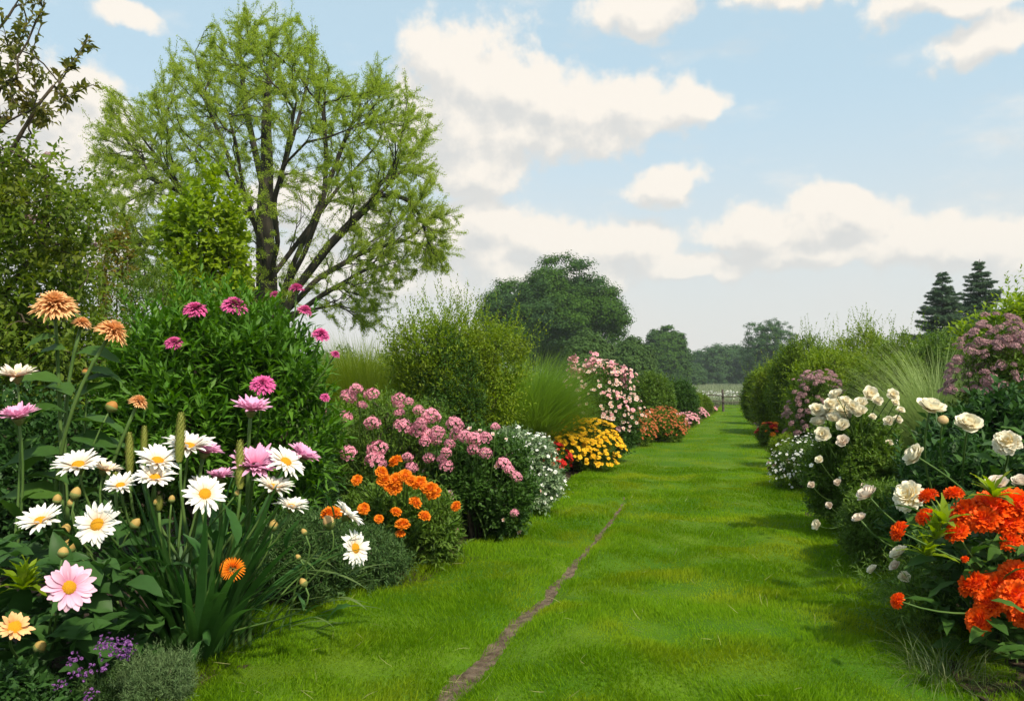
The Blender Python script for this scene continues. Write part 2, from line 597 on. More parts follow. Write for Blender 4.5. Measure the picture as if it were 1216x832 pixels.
def grass_mound(name, label, px, d, hw, top, mat, n=2600, seed=1, lean=0.5, width=0.005, base=0.25, cat="ornamental grass", group=None, arch=1.1, segs=6, up=1.0):
    rng = np.random.default_rng(abs(seed + int(px)))
    c = GP(px, d)
    root = empty(name, c)
    tag(root, label, cat, group)
    rx, h = hw * d / FPX, at(px, top, d)[2]
    g = Geo()
    a = rng.uniform(0, 2 * PI, n)
    rr = rx * base * np.sqrt(rng.uniform(0, 1, n))
    pos = np.stack([np.cos(a) * rr, np.sin(a) * rr, 0 * a], -1)
    a2 = a + rng.normal(size=n) * 0.6
    ln = lean * rng.uniform(0, 1, n) ** 0.8
    dirs = np.stack([np.cos(a2) * np.sin(ln), np.sin(a2) * np.sin(ln), np.cos(ln)], -1)
    upv = np.stack([-np.cos(a2) * np.cos(ln), -np.sin(a2) * np.cos(ln), np.sin(ln)], -1)
    fr = frames(dirs, upv)
    for k, bend in enumerate((arch * 0.35, arch * 0.7, arch, arch * 1.4)):
        sel = np.arange(n) % 4 == k
        L = h * rng.uniform(0.5, 1.12, sel.sum()) * (1 - 0.3 * (ln[sel] / lean) ** 2) * (1 + 0.25 * bend) * up
        g.inst(strip_tpl(1.0, segs, bend, 1.0, 0.1), pos[sel], fr[sel], np.stack([np.full(sel.sum(), width) * rng.uniform(0.6, 1.3, sel.sum()), L, L], -1))
    g.build("blades", mat, root)
    return root


# ------------------------------------------------------------------ flowers: unit radius, face to +Z, base at the origin
def petal_strip(g, az_, tilt0, tilt1, r0, L, w, z0=0.0, nseg=5, cup=0.15, tip=0.5, roll=0.0, t0=0.0, mi=0):
    t = np.linspace(0, 1, nseg + 1)
    el_ = tilt0 + (tilt1 - tilt0) * t
    dr, dz = np.cos(el_) * L / nseg, np.sin(el_) * L / nseg
    r = r0 + np.concatenate([[0], np.cumsum(dr[:-1])])
    z = z0 + np.concatenate([[0], np.cumsum(dz[:-1])])
    prof = np.minimum(1, 0.42 + 1.1 * t) * np.sqrt(np.clip(1 - (np.clip(t - (1 - tip), 0, 1) / tip) ** 2, 0.03, 1))
    ww = w * prof
    x = np.stack([-ww, 0 * ww, ww], 1)
    zz = np.stack([z + cup * ww + roll * ww, z, z + cup * ww - roll * ww], 1)
    rr = np.stack([r - cup * 0.4 * ww * np.sin(el_), r, r - cup * 0.4 * ww * np.sin(el_)], 1)
    c, s_ = math.cos(az_), math.sin(az_)
    V = np.stack([rr * c - x * s_, rr * s_ + x * c, zz], -1).reshape(-1, 3)
    i = np.arange(nseg) * 3
    F = np.concatenate([np.stack([i, i + 1, i + 4, i + 3], -1), np.stack([i + 1, i + 2, i + 5, i + 4], -1)])
    g.add(V, F, np.repeat(t0 + (1 - t0) * t, 3), mi)


def dome(g, R, h, z0=0.0, rings=5, seg=14, mi=0, rng=None, bump=0.0, t=0.0):
    a = np.linspace(0, PI / 2, rings + 1)
    rr, zz = R * np.cos(a), z0 + h * np.sin(a)
    ang = np.arange(seg) * 2 * PI / seg
    V = np.stack([rr[:, None] * np.cos(ang), rr[:, None] * np.sin(ang), zz[:, None] + 0 * ang], -1)
    if rng is not None and bump:
        V = V * (1 + rng.normal(size=V.shape[:2] + (1,)) * bump)
    i = (np.arange(rings) * seg)[:, None]
    j = np.arange(seg)[None, :]
    F = np.stack([i + j, i + (j + 1) % seg, i + seg + (j + 1) % seg, i + seg + j], -1).reshape(-1, 4)
    g.add(V.reshape(-1, 3), F, np.full((rings + 1) * seg, t), mi)


def lathe(g, prof, seg=10, mi=0, t=0.0, rng=None, bump=0.0):
    prof = np.asarray(prof, float)
    ang = np.arange(seg) * 2 * PI / seg
    V = np.stack([prof[:, 0:1] * np.cos(ang), prof[:, 0:1] * np.sin(ang), prof[:, 1:2] + 0 * ang], -1)
    if rng is not None and bump:
        V = V + rng.normal(size=V.shape) * bump
    n = len(prof)
    i = (np.arange(n - 1) * seg)[:, None]
    j = np.arange(seg)[None, :]
    F = np.stack([i + j, i + (j + 1) % seg, i + seg + (j + 1) % seg, i + seg + j], -1).reshape(-1, 4)
    g.add(V.reshape(-1, 3), F, np.full(n * seg, t), mi)


CACHE = {}


def fl_daisy(rng, n=24, w=0.095, cup=0.28, rows=2, disc=0.24, droop=-0.25, mat=None, tip=0.45):
    g = Geo()
    for r in range(rows):
        for i in range(n):
            a = (i + 0.5 * r) * 2 * PI / n + rng.normal() * 0.04
            if rng.uniform() < 0.04:
                continue
            e = cup + 0.16 * r + rng.normal() * 0.13
            petal_strip(g, a, e + 0.12, e + droop + rng.normal() * 0.2, 0.16, (0.86 - 0.12 * r) * rng.uniform(0.76, 1.06), w * rng.uniform(0.85, 1.15),
                        0.01 + 0.015 * r, 6, rng.uniform(0.1, 0.5), tip, rng.normal() * 0.12)
    parts = {"petals": (g, mat)}
    if disc:
        k = Geo()
        dome(k, disc, disc * 0.5, 0.03, 5, 16)
        m = 90
        f = np.sqrt((np.arange(m) + 0.5) / m)
        ph = np.arange(m) * 2.39996
        pos = np.stack([f * disc * np.cos(ph), f * disc * np.sin(ph), 0.03 + disc * 0.5 * np.sqrt(1 - f * f * 0.98)], -1)
        fl = (np.array([[-1, -1, 0], [1, -1, 0], [1, 1, 0], [-1, 1, 0], [0, 0, 1.6]]) * 0.5, np.array([[0, 1, 4], [1, 2, 4], [2, 3, 4], [3, 0, 4]]), np.zeros(5))
        k.inst(fl, pos, frames(rdirs(rng, m) * np.array([1, 1, 0.01]), pos + np.array([0, 0, 0.1])), disc * 0.15)
        parts["disc"] = (k, DISC)
    q = Geo()
    lathe(q, [(0.06, -0.34), (0.13, -0.28), (0.24, -0.12), (0.30, 0.0), (0.20, 0.02)], 12, rng=rng, bump=0.008)
    parts["calyx"] = (q, CALYX)
    return parts


def fl_dahlia(rng, layers=9, w=0.10, mat=None, flat=1.0, outer=-0.15, inner=1.35, tip=0.45, dens=26, lift=0.55, jit=0.1, cup=0.5):
    g = Geo()
    for k in range(layers):
        f = k / (layers - 1)
        n = max(5, int(dens * (1 - 0.72 * f)))
        for i in range(n):
            a = (i + 0.5 * (k % 2)) * 2 * PI / n + rng.normal() * 0.06
            e = outer + (inner - outer) * f ** 1.1 + rng.normal() * jit
            L = (0.95 * (1 - 0.68 * f)) * rng.uniform(0.88, 1.06)
            petal_strip(g, a, e + 0.25, e - 0.3, 0.07 * (1 - f), L, w * (1 - 0.35 * f) * rng.uniform(0.85, 1.15), lift * 0.28 * f * flat, 5, cup, tip, rng.normal() * 0.12, 0.6 * f * 0.3)
    q = Geo()
    lathe(q, [(0.05, -0.32), (0.14, -0.26), (0.26, -0.10), (0.30, 0.0), (0.15, 0.03)], 12, rng=rng, bump=0.008)
    return {"petals": (g, mat), "calyx": (q, CALYX)}


def fl_rose(rng, layers=7, mat=None, open_=0.5, n0=6):
    """Broad cupped petals wrapped in bowls round a full heart."""
    g = Geo()
    for k in range(layers):
        f = k / (layers - 1)
        n = max(3, int(n0 + 0.5 - 2.5 * f))
        for i in range(n):
            a = (i + 0.5 * (k % 2)) * 2 * PI / n + rng.normal() * 0.15 + k * 0.5
            e0 = -0.25 * open_ + 0.75 * f + rng.normal() * 0.07
            e1 = e0 + 1.15 - 0.35 * open_ * (1 - f) + 0.25 * f + rng.normal() * 0.12
            petal_strip(g, a, e0, e1, 0.02, (1.12 - 0.42 * f) * rng.uniform(0.92, 1.06), (0.56 - 0.26 * f) * rng.uniform(0.9, 1.1), 0.04 * f, 7,
                        0.28 + 0.2 * f, 0.75, rng.normal() * 0.08, 0.0)
    q = Geo()
    lathe(q, [(0.05, -0.30), (0.12, -0.25), (0.22, -0.10), (0.26, 0.0), (0.1, 0.03)], 10)
    return {"petals": (g, mat), "calyx": (q, CALYX)}


def fl_marigold(rng, mat=None, layers=7, dens=16, w=0.2, flat=1.0, disc=False):
    """Crowded ruffled petals, broad and crinkled."""
    g = Geo()
    for k in range(layers):
        f = k / (layers - 1)
        n = max(5, int(dens * (1 - 0.6 * f)))
        for i in range(n):
            a = (i + 0.5 * (k % 2)) * 2 * PI / n + rng.normal() * 0.12
            e = -0.12 + 1.2 * f ** 1.2 * flat + rng.normal() * 0.16
            petal_strip(g, a, e + 0.45, e - 0.4 + rng.normal() * 0.25, 0.04, (0.96 - 0.52 * f) * rng.uniform(0.85, 1.1), w * rng.uniform(0.8, 1.25) * (1 - 0.3 * f), 0.14 * f, 6,
                        rng.uniform(-0.35, 0.6), 0.35, rng.normal() * 0.35, 0.0)
    q = Geo()
    lathe(q, [(0.05, -0.40), (0.13, -0.34), (0.2, -0.12), (0.24, 0.0), (0.1, 0.03)], 10)
    return {"petals": (g, mat), "calyx": (q, CALYX)}


def fl_pompon(rng, n=170, mat=None, w=0.12, L=0.40, flat=0.62, low=-0.12, tip=0.6, jit=0.22, cup=0.3, curl=-0.35):
    """A dense dome of short overlapping ruffled petals."""
    g = Geo()
    for i in range(n):
        z_ = 1 - (1 - low) * (i + 0.5) / n
        r_ = math.sqrt(max(0, 1 - z_ * z_))
        e = math.asin(z_) * 0.95 + rng.normal() * jit
        petal_strip(g, i * 2.39996 + rng.normal() * 0.15, e, e + curl + rng.normal() * 0.3, 0.66 * r_, L * rng.uniform(0.75, 1.15), w * rng.uniform(0.75, 1.25), 0.66 * z_ * flat + 0.02, 4,
                    cup + rng.normal() * 0.2, tip, rng.normal() * 0.25, 0.0)
    dome(g, 0.6, 0.6 * flat, 0.0, 4, 12)
    q = Geo()
    lathe(q, [(0.05, -0.40), (0.13, -0.34), (0.26, -0.16), (0.36, -0.02), (0.2, 0.03)], 10)
    return {"petals": (g, mat), "calyx": (q, CALYX)}


def floret_tpl(n=5, w=0.5, cup=0.25):
    V, F = [], []
    for i in range(n):
        a = i * 2 * PI / n
        b = len(V)
        for (r, s_, z) in ((0.05, 0, 0), (0.65, -w, cup * 0.6), (1.0, 0, cup), (0.65, w, cup * 0.6)):
            V.append((r * math.cos(a) - s_ * math.sin(a), r * math.sin(a) + s_ * math.cos(a), z))
        F.append((b, b + 1, b + 2, b + 3))
    return np.array(V), np.array(F), np.tile([0, 0.7, 1.0, 0.7], n)


def rotz_up(normals, rng):
    """Rotations taking +Z to the given normals, each with its own spin."""
    n = norm(normals)
    ref = norm(rng.normal(size=n.shape))
    x = norm(np.cross(ref, n))
    y = np.cross(n, x)
    return np.stack([x, y, n], -1)


def head_geo(rng, n=70, fs=0.2, flat=0.75, down=-0.35):
    """A domed head of many small florets."""
    i = np.arange(n)
    z = 1 - (1 - down) * (i + 0.5) / n
    a = i * 2.39996
    r = np.sqrt(1 - z * z)
    d = np.stack([r * np.cos(a), r * np.sin(a), z], -1)
    d = norm(d + rng.normal(size=d.shape) * 0.10)
    g = Geo()
    pos = d * np.array([1, 1, flat]) * rng.uniform(0.82, 1.06, (n, 1))
    g.inst(floret_tpl(5, 0.42, 0.3), pos, rotz_up(d + rng.normal(size=d.shape) * 0.25, rng), fs * rng.uniform(0.8, 1.2, n))
    return g


def flower_set(key, fn, count=5, names="flower"):
    """A few different flowers of one kind, as shared meshes: [(petals, {sub-part: mesh})]."""
    if key not in CACHE:
        out = []
        for i in range(count):
            r = np.random.default_rng(hash_of(key) + i)
            parts = fn(r)
            out.append({k: g.mesh(key + "_" + k, m, True) for k, (g, m) in parts.items()})
        CACHE[key] = out
    return CACHE[key]


def hash_of(s):
    return sum(ord(c) * (i + 3) for i, c in enumerate(s)) % 100000


def put_flower(root, key, fn, pos, normal, R, rng, name="flower", label=None):
    """A flower under its plant: the petals are the part, disc and calyx its sub-parts. pos is in world space."""
    v = flower_set(key, fn)
    m = v[int(rng.integers(len(v)))]
    o = link(name, m["petals"], root)
    rel = np.asarray(pos) - np.array(root.location)
    Rm = rot_z_to(normal, rng.uniform(0, 6.3)) * (R * np.array([rng.uniform(0.94, 1.06), rng.uniform(0.94, 1.06), 1.0]))
    from mathutils import Matrix
    M4 = Matrix([[*Rm[0], rel[0]], [*Rm[1], rel[1]], [*Rm[2], rel[2]], [0, 0, 0, 1]])
    o.matrix_basis = M4
    if label:
        o["label"] = label
    for k in ("disc", "calyx"):
        if k in m:
            link(k, m[k], o)
    return o


def facing(px, py, d, tilt, side=0.0):
    """Normal of a bloom: tilt degrees from straight up towards the viewer's side of the bed, side degrees to the right."""
    p = at(px, py, d)
    tc = C0 - p
    tc = tc / np.linalg.norm(tc)
    up = np.array([0, 0, 1.0])
    h = tc - up * tc[2]
    h = h / np.linalg.norm(h)
    r = np.cross(up, h)
    a, b = math.radians(tilt), math.radians(side)
    n = up * math.cos(a) + h * math.sin(a)
    n = n * math.cos(b) + r * math.sin(b)
    return n / np.linalg.norm(n)


def stem_to(root, base, pos, normal, R, r0=0.006, r1=0.004, mat=None, leaves=None, rng=None, bow=0.35, leaf_mat_=None, leafL=0.08, tpl=None):
    """A flower stalk from the ground point to under the bloom (world space), bare or with a few leaves."""
    loc = np.array(root.location)
    end = np.asarray(pos) - np.asarray(normal) * R * 0.3
    L = np.linalg.norm(end - base)
    pts = bez(np.asarray(base, float), base + np.array([0, 0, L * bow]), end - np.asarray(normal) * L * bow, end, 14) - loc
    g = Geo()
    tube(g, pts, np.linspace(r0, r1, 14), 6)
    o = g.build("stem", mat or STEM, root, True)
    if leaves:
        k = rng.integers(2, 12, leaves)
        dr = norm(rdirs(rng, leaves) * np.array([1, 1, 0.2]) + np.array([0, 0, 0.45]))
        lg = Geo()
        lg.inst(tpl or LONGLEAF, pts[k], frames(dr, np.tile([0, 0, 1.0], (leaves, 1)) + rng.normal(size=(leaves, 3)) * 0.2), leafL * rng.uniform(0.6, 1.2, leaves))
        lg.build("leaves", leaf_mat_, root)
    return o


def bud(root, base, pos, R, mat, rng, long=1.3, tilt=0.35, stem=True, label=None):
    nrm = norm(np.array([rng.normal() * tilt, rng.normal() * tilt, 1.0]))
    key = "bud_%.1f_%s" % (long, mat.name)
    if key not in CACHE:
        g = Geo()
        prof = [(0.02, -long)] + [(math.cos(a) * (1 - 0.15 * math.sin(a)), math.sin(a) * long) for a in np.linspace(-1.35, 1.35, 8)] + [(0.01, long * 1.04)]
        lathe(g, prof, 10, rng=rng, bump=0.03)
        c = Geo()
        lathe(c, [(0.2, -long * 1.25), (0.7, -long * 0.95), (1.06, -long * 0.45), (1.03, -long * 0.05), (0.9, -long * 0.1)], 10)
        CACHE[key] = (g.mesh("bud", mat, True), c.mesh("sepals", CALYX, True))
    me, sp = CACHE[key]
    o = link("bud", me, root)
    from mathutils import Matrix
    Rm = rot_z_to(nrm, rng.uniform(0, 6)) * R
    rel = np.asarray(pos) - np.array(root.location)
    o.matrix_basis = Matrix([[*Rm[0], rel[0]], [*Rm[1], rel[1]], [*Rm[2], rel[2]], [0, 0, 0, 1]])
    link("sepals", sp, o)
    if stem:
        stem_to(root, base, pos, nrm, R * 2.5, 0.004, 0.003)
    return o


def blooms(root, name, meshes, pos, nrm, size, rng, limit=100):
    """Small blooms on a bush (local space): the hundred that show largest as parts, the rest as one part."""
    from mathutils import Matrix
    pos, nrm, size = np.asarray(pos), np.asarray(nrm), np.asarray(size)
    w = pos + np.array(root.location) - C0
    vis = size / np.linalg.norm(w, axis=1) * np.where((nrm * -norm(w)).sum(1) > -0.2, 1.0, 0.3)
    order = np.argsort(-vis)
    Rm = rotz_up(nrm, rng)
    for k in order[:limit]:
        o = link(name, meshes[int(rng.integers(len(meshes)))], root)
        Q = Rm[k] * size[k]
        o.matrix_basis = Matrix([[*Q[0], pos[k][0]], [*Q[1], pos[k][1]], [*Q[2], pos[k][2]], [0, 0, 0, 1]])
    rest = order[limit:]
    if len(rest):
        me = meshes[0]
        V = np.empty(len(me.vertices) * 3, np.float32)
        me.vertices.foreach_get("co", V)
        T = np.empty(len(me.vertices), np.float32)
        me.attributes["t"].data.foreach_get("value", T)
        byn = {}
        for p in me.polygons:
            byn.setdefault((len(p.vertices), p.material_index), []).append(list(p.vertices))
        g = Geo()
        for i, ((nv, mi), F) in enumerate(byn.items()):
            # each material group brings only its own vertices
            F = np.array(F)
            u, inv = np.unique(F, return_inverse=True)
            g.inst((V.reshape(-1, 3)[u], inv.reshape(F.shape), T[u]), pos[rest], Rm[rest], size[rest], mi)
        stuff_part(g.build(name + "_scatter", list(me.materials), root, True))


def dust(root, lb, rng, name, meshes, n, s0, s1, off=0.06, zmin=0.0, down=-0.2, up=0.5, limit=100, rough=0.12):
    """Blooms scattered over the outside of a bush."""
    P_, D_ = lobe_shoots(rng, lb, n, rough, 0.97, down)
    P_ = P_ + D_ * off
    k = P_[:, 2] > zmin
    blooms(root, name, meshes, P_[k], norm(D_[k] * 0.7 + np.array([0, -0.25, up]) + rng.normal(size=(k.sum(), 3)) * 0.15), rng.uniform(s0, s1, k.sum()), rng, limit)


def small_bloom(key, mat, n=5, w=0.42, cup=0.3, eye=True, eyemat=None, layers=1):
    """Mesh of a small open flower with a domed eye."""
    if key in CACHE:
        return CACHE[key]
    out = []
    for i in range(3):
        rng = np.random.default_rng(hash_of(key) + i)
        g = Geo()
        for k in range(layers):
            V, F, t = floret_tpl(n, w, cup + 0.35 * k)
            V = V + rng.normal(size=V.shape) * 0.06
            c, s_ = math.cos(k * 0.6), math.sin(k * 0.6)
            V = V @ np.array([[c, s_, 0], [-s_, c, 0], [0, 0, 1]]) * (1 - 0.22 * k) + np.array([0, 0, 0.08 * k])
            g.add(V, F, t)
        if eye:
            dome(g, 0.26, 0.2, 0.02, 2, 7, 1)
        out.append(g.mesh(key, [mat, eyemat or DISC], True))
    CACHE[key] = out
    return out



# ------------------------------------------------------------------ trees
def grow(rng, limbs, targets, kang=0.9, wob=0.06, step=4, frame=None, straight=0.7):
    """A branching frame: the given limbs first, then one branch to each target from wherever it joins most easily. Returns positions, parents, directions."""
    pos, par, dr = [], [], []
    for L in limbs:
        L = np.asarray(L, float)
        T = norm(np.gradient(L, axis=0))
        if pos:
            A = np.array(pos)
            parent = int(np.argmin(np.linalg.norm(A - L[0], axis=1)))
        else:
            parent = -1
        for p, t in zip(L, T):
            pos.append(p)
            par.append(parent)
            dr.append(t)
            parent = len(pos) - 1
    if frame is not None:
        pos, par, dr = list(frame[0]), list(frame[1]), list(frame[2])
    nf = len(pos) if frame is not None else None
    cap = len(pos) + len(targets) * step + 8
    A, D = np.zeros((cap, 3)), np.zeros((cap, 3))
    n = len(pos)
    A[:n], D[:n] = pos, dr
    par = par + [0] * (cap - n)
    base = A[0].copy()
    # far targets first come from the limbs; nearer ones fill in
    core = A[:n].copy()
    dist = np.array([np.min(np.linalg.norm(core - t, axis=1)) for t in targets])
    for ti in np.argsort(dist):
        t = targets[ti]
        m_ = nf or n
        v = t - A[:m_]
        dd = np.linalg.norm(v, axis=1) + 1e-6
        cosang = (v * D[:m_]).sum(1) / dd
        j = int(np.argmin(dd * (1 + kang * (1 - cosang))))
        p0, L = A[j], dd[j]
        d0 = norm(D[j] * straight + v[j] / L * 0.6)
        p1 = p0 + d0 * L * 0.4
        tt = np.linspace(0, 1, step + 1)[1:, None]
        pts = (1 - tt) ** 2 * p0 + 2 * (1 - tt) * tt * p1 + tt ** 2 * t + rng.normal(size=(step, 3)) * wob * L * np.linspace(1, 0.3, step)[:, None]
        prev = j
        for q in pts:
            A[n] = q
            D[n] = (q - A[prev]) / (np.linalg.norm(q - A[prev]) + 1e-9)
            par[n] = prev
            prev = n
            n += 1
    return A[:n], np.array(par[:n]), D[:n]


def limb_mesh(g, A, par, tip=0.004, expo=0.5, rmax=None, sides=7, minr=0.0, rmin=None):
    """Tapered wood over a frame: radius follows how many tips each piece carries."""
    n = len(A)
    w = np.zeros(n)
    kids = np.zeros(n, int)
    for i in range(n):
        if par[i] >= 0:
            kids[par[i]] += 1
    w[kids == 0] = 1
    for i in range(n - 1, -1, -1):
        if par[i] >= 0:
            w[par[i]] += w[i]
    r = tip * np.maximum(w, 1) ** expo
    if rmax:
        r = r * min(1, rmax / r.max()) if r.max() > rmax else r
        r = np.maximum(r, tip)
    if rmin is not None:
        r[:len(rmin)] = np.maximum(r[:len(rmin)], rmin)
    child = [[] for _ in range(n)]
    for i in range(n):
        if par[i] >= 0:
            child[par[i]].append(i)
    starts = [0] + []
    for i in range(n):
        child[i].sort(key=lambda k: -w[k])
        starts += child[i][1:]
    for s in starts:
        ch = [par[s]] if par[s] >= 0 else []
        k = s
        while True:
            ch.append(k)
            if not child[k]:
                break
            k = child[k][0]
        if len(ch) < 2:
            continue
        rr = r[ch].copy()
        if par[s] >= 0:
            rr[0] = min(rr[0], r[s] * 1.25)
        if rr.max() < minr:
            continue
        tube(g, A[ch], rr, sides if rr.max() > 0.03 else (5 if rr.max() > 0.012 else 3))
    return r, w


def in_poly(pts, poly):
    x, y = pts[:, 0], pts[:, 1]
    ins = np.zeros(len(pts), bool)
    q = len(poly)
    for i in range(q):
        x0, y0 = poly[i]
        x1, y1 = poly[(i + 1) % q]
        c = ((y0 > y) != (y1 > y)) & (x < (x1 - x0) * (y - y0) / (y1 - y0 + 1e-9) + x0)
        ins ^= c
    return ins


def far_tree(name, label, px, d, hw, top, mat, base_z=0.0, trunk_h=0.25, n=420, per=55, leaf=0.22, lobes=12, clump=0.085, group=None, seed=3, bark=BARK, size=0.36, airy=False, cat="tree"):
    """A broad-leaved tree: trunk and limbs as one part, the crown another. Crown lobes give it its light and dark clumps."""
    rng = np.random.default_rng(abs(seed + int(px * 3)))
    c = GP(px, d)
    root = empty(name, c)
    tag(root, label, cat, group)
    rx, h = hw * d / FPX, at(px, top, d)[2]
    z0 = h * trunk_h
    lb = lobes_of(rng, np.zeros(3), rx, rx, h, lobes, z0, size)
    P_, D_ = lobe_shoots(rng, lb, n * 3, 0.25, 0.8, -0.8)
    j = rng.permutation(len(P_))[:n]
    P_, D_ = P_[j], D_[j]
    if not airy:
        k = n // 5
        li = rng.integers(0, len(lb), k)
        P2 = np.array([lb[i][0] for i in li]) + rdirs(rng, k) * np.array([lb[i][1] for i in li]) * rng.uniform(0, 0.8, (k, 1))
        P_, D_ = np.concatenate([P_, P2]), np.concatenate([D_, norm(P2 - np.array([0, 0, h * 0.3]))])
    tr = np.stack([np.linspace(0, rng.normal() * 0.1 * rx, 6), np.linspace(0, rng.normal() * 0.1 * rx, 6), np.linspace(0, h * 0.62, 6)], -1)
    A, par, D = grow(rng, [tr], P_[rng.permutation(len(P_))[:min(len(P_), 260)]] * np.array([0.93, 0.93, 0.97]), 0.7)
    g = Geo()
    limb_mesh(g, A, par, h * 0.0022, 0.5, h * 0.028, 7)
    g.build("trunk", bark, root, True)
    k = len(P_)
    off = rdirs(rng, k * per) * rng.uniform(0, 1, (k * per, 1)) ** 0.6 * rx * clump * 2.2
    pos = np.repeat(P_, per, 0) + off * np.array([1.25, 1.25, 0.75])
    if airy:
        sel = rng.uniform(size=len(pos)) < 0.6
        pos, off = pos[sel], off[sel]
        Dn = np.repeat(D_, per, 0)[sel]
    else:
        Dn = np.repeat(D_, per, 0)
    nn = norm(norm(off) * 0.7 + Dn * 0.5 + np.array([0, 0, 0.5]) + rng.normal(size=pos.shape) * 0.4)
    ld_ = norm(np.cross(nn, rng.normal(size=pos.shape)))
    f = Geo()
    f.inst(leaf_tpl(0.36, 0.1, 0.15), pos, frames(ld_, nn), leaf * rng.uniform(0.6, 1.3, len(pos)))
    f.build("crown", mat, root)
    return root


def conifer(name, label, px, d, top, hw, mat, group=None, seed=5):
    rng = np.random.default_rng(abs(seed + int(px)))
    c = GP(px, d)
    root = empty(name, c)
    tag(root, label, "conifer", group)
    h, R = at(px, top, d)[2], hw * d / FPX
    g = Geo()
    tube(g, np.stack([np.zeros(8), np.zeros(8), np.linspace(0, h, 8)], -1), np.linspace(0.14, 0.012, 8), 7)
    f = Geo()
    z = 0.5
    ndl = leaf_tpl(0.10, 0.1, 0.1)
    while z < h * 0.985:
        fr = 1 - z / h
        L = R * fr ** 0.9 * 1.2 + 0.05
        for a in rng.uniform(0, 6.3) + np.arange(9 if fr > 0.15 else 4) * 2 * PI / (9 if fr > 0.15 else 4) + rng.normal(size=9 if fr > 0.15 else 4) * 0.2:
            Lb = L * rng.uniform(0.6, 1.2)
            zb, z = z, z + rng.uniform(-0.22, 0.22) * (0.4 + fr)
            dv = np.array([math.cos(a), math.sin(a), 0])
            t = np.linspace(0, 1, 7)[:, None]
            zz = z + Lb * (0.05 * t - 0.42 * t * t + 0.40 * t ** 3) + rng.normal() * 0.03
            pts = dv * Lb * t + np.array([0, 0, 1.0]) * zz
            tube(g, pts, np.linspace(0.022, 0.004, 7) * (0.4 + fr), 4)
            m = int(14 + 80 * Lb)
            tt = rng.uniform(0.08, 1, m)
            p = dv * Lb * tt[:, None] + np.array([0, 0, 1.0]) * np.interp(tt, t[:, 0], zz[:, 0])[:, None]
            sd = np.array([-dv[1], dv[0], 0])
            sg = np.where(rng.uniform(size=m) < 0.5, 1, -1)[:, None]
            tw = norm(dv * 0.8 + sd * sg * rng.uniform(0.3, 1.2, (m, 1)) + np.array([0, 0, -0.12]) + rng.normal(size=(m, 3)) * 0.15)
            sprigs(f, rng, p, tw, (0.10 + 0.24 * Lb * (1 - tt)), 9, ndl, 0.11, 0.6, 0.2, 0.3)
            z = zb
        z += (0.16 + 0.25 * fr) * h / 8
    g.build("trunk", BARK, root, True)
    f.build("crown", mat, root)
    return root

# ------------------------------------------------------------------ the setting: ground, beds, lawn, rut, field
LEDGE_PX = [(200, 850), (262, 790), (330, 742), (430, 716), (485, 704), (545, 668), (612, 634), (664, 594), (690, 572), (720, 553), (756, 531), (795, 526), (815, 514), (840, 497), (851, 489), (858, 481)]
REDGE_PX = [(1225, 850), (1160, 800), (1100, 742), (1045, 682), (1003, 640), (967, 602), (938, 566), (915, 532), (900, 515), (890, 500), (884, 489), (878, 481)]
LE = np.array([ground(*p)[:2] for p in LEDGE_PX])
RE = np.array([ground(*p)[:2] for p in REDGE_PX])
LE = LE[np.argsort(LE[:, 1])]
RE = RE[np.argsort(RE[:, 1])]
LE = np.vstack([[LE[0, 0] - 0.15, -3.0], LE])
RE = np.vstack([[RE[0, 0] + 0.15, -3.0], RE])
YEND = min(LE[-1, 1], RE[-1, 1])
WE = Wave(11, 0.5)
lx = lambda y: np.interp(y, LE[:, 1], LE[:, 0]) + 0.03 * WE(y * 0 + 1.0, y)
rx_ = lambda y: np.interp(y, RE[:, 1], RE[:, 0]) + 0.03 * WE(y * 0 + 9.0, y)
RUT_PX = [(518, 848), (545, 820), (580, 788), (606, 760), (622, 742), (652, 712), (682, 678), (706, 650), (726, 624), (738, 606), (741, 598)]
RUT_W = [0.115, 0.12, 0.105, 0.095, 0.10, 0.075, 0.065, 0.06, 0.045, 0.035, 0.012]
RUT = np.array([ground(*p)[:2] for p in RUT_PX])
RUT = np.vstack([RUT[0] + (RUT[0] - RUT[1]) * 6, RUT])
RUT_W = [0.12] + RUT_W
RUT_W = [q * 0.72 for q in RUT_W]
WH1, WH2, WH3 = Wave(1, 0.55), Wave(2, 1.5), Wave(3, 0.16)


def lawn_z(x, y):
    fade = np.clip(1.15 - y / 14.0, 0.25, 1.0)
    z = 0.016 * WH1(x, y) + 0.014 * WH2(x, y) + 0.003 * WH3(x, y)
    rx0 = np.interp(y, RUT[:, 1], RUT[:, 0])
    rw = np.interp(y, RUT[:, 1], RUT_W)
    inr = np.clip(1 - np.abs(x - rx0) / (rw * 1.5 + 0.01), 0, 1) * (y < RUT[-1, 1])
    return 0.05 + z * fade - 0.036 * inr ** 0.7


gm = bpy.data.materials.new("meadow_ground")
gm.use_nodes = True
n_ = NT(gm.node_tree)
pos_ = n_.n("ShaderNodeTexCoord").outputs["Object"]
f_ = n_.noise(pos_, 0.35, 5)
c_ = n_.mix(n_.smooth(f_, 0.35, 0.65), (0.045, 0.085, 0.016), (0.085, 0.11, 0.03))
p_ = gm.node_tree.nodes["Principled BSDF"]
gm.node_tree.links.new(c_, p_.inputs["Base Color"])
p_.inputs["Roughness"].default_value = 0.95
p_.inputs["Specular IOR Level"].default_value = 0.05

g = Geo()
k = 3000.0
g.add([(-k, -60, -0.02), (k, -60, -0.02), (k, k, -0.02), (-k, k, -0.02)], [0, 1, 2, 3])
struct(g.build("ground", gm), "open meadow ground reaching the horizon")

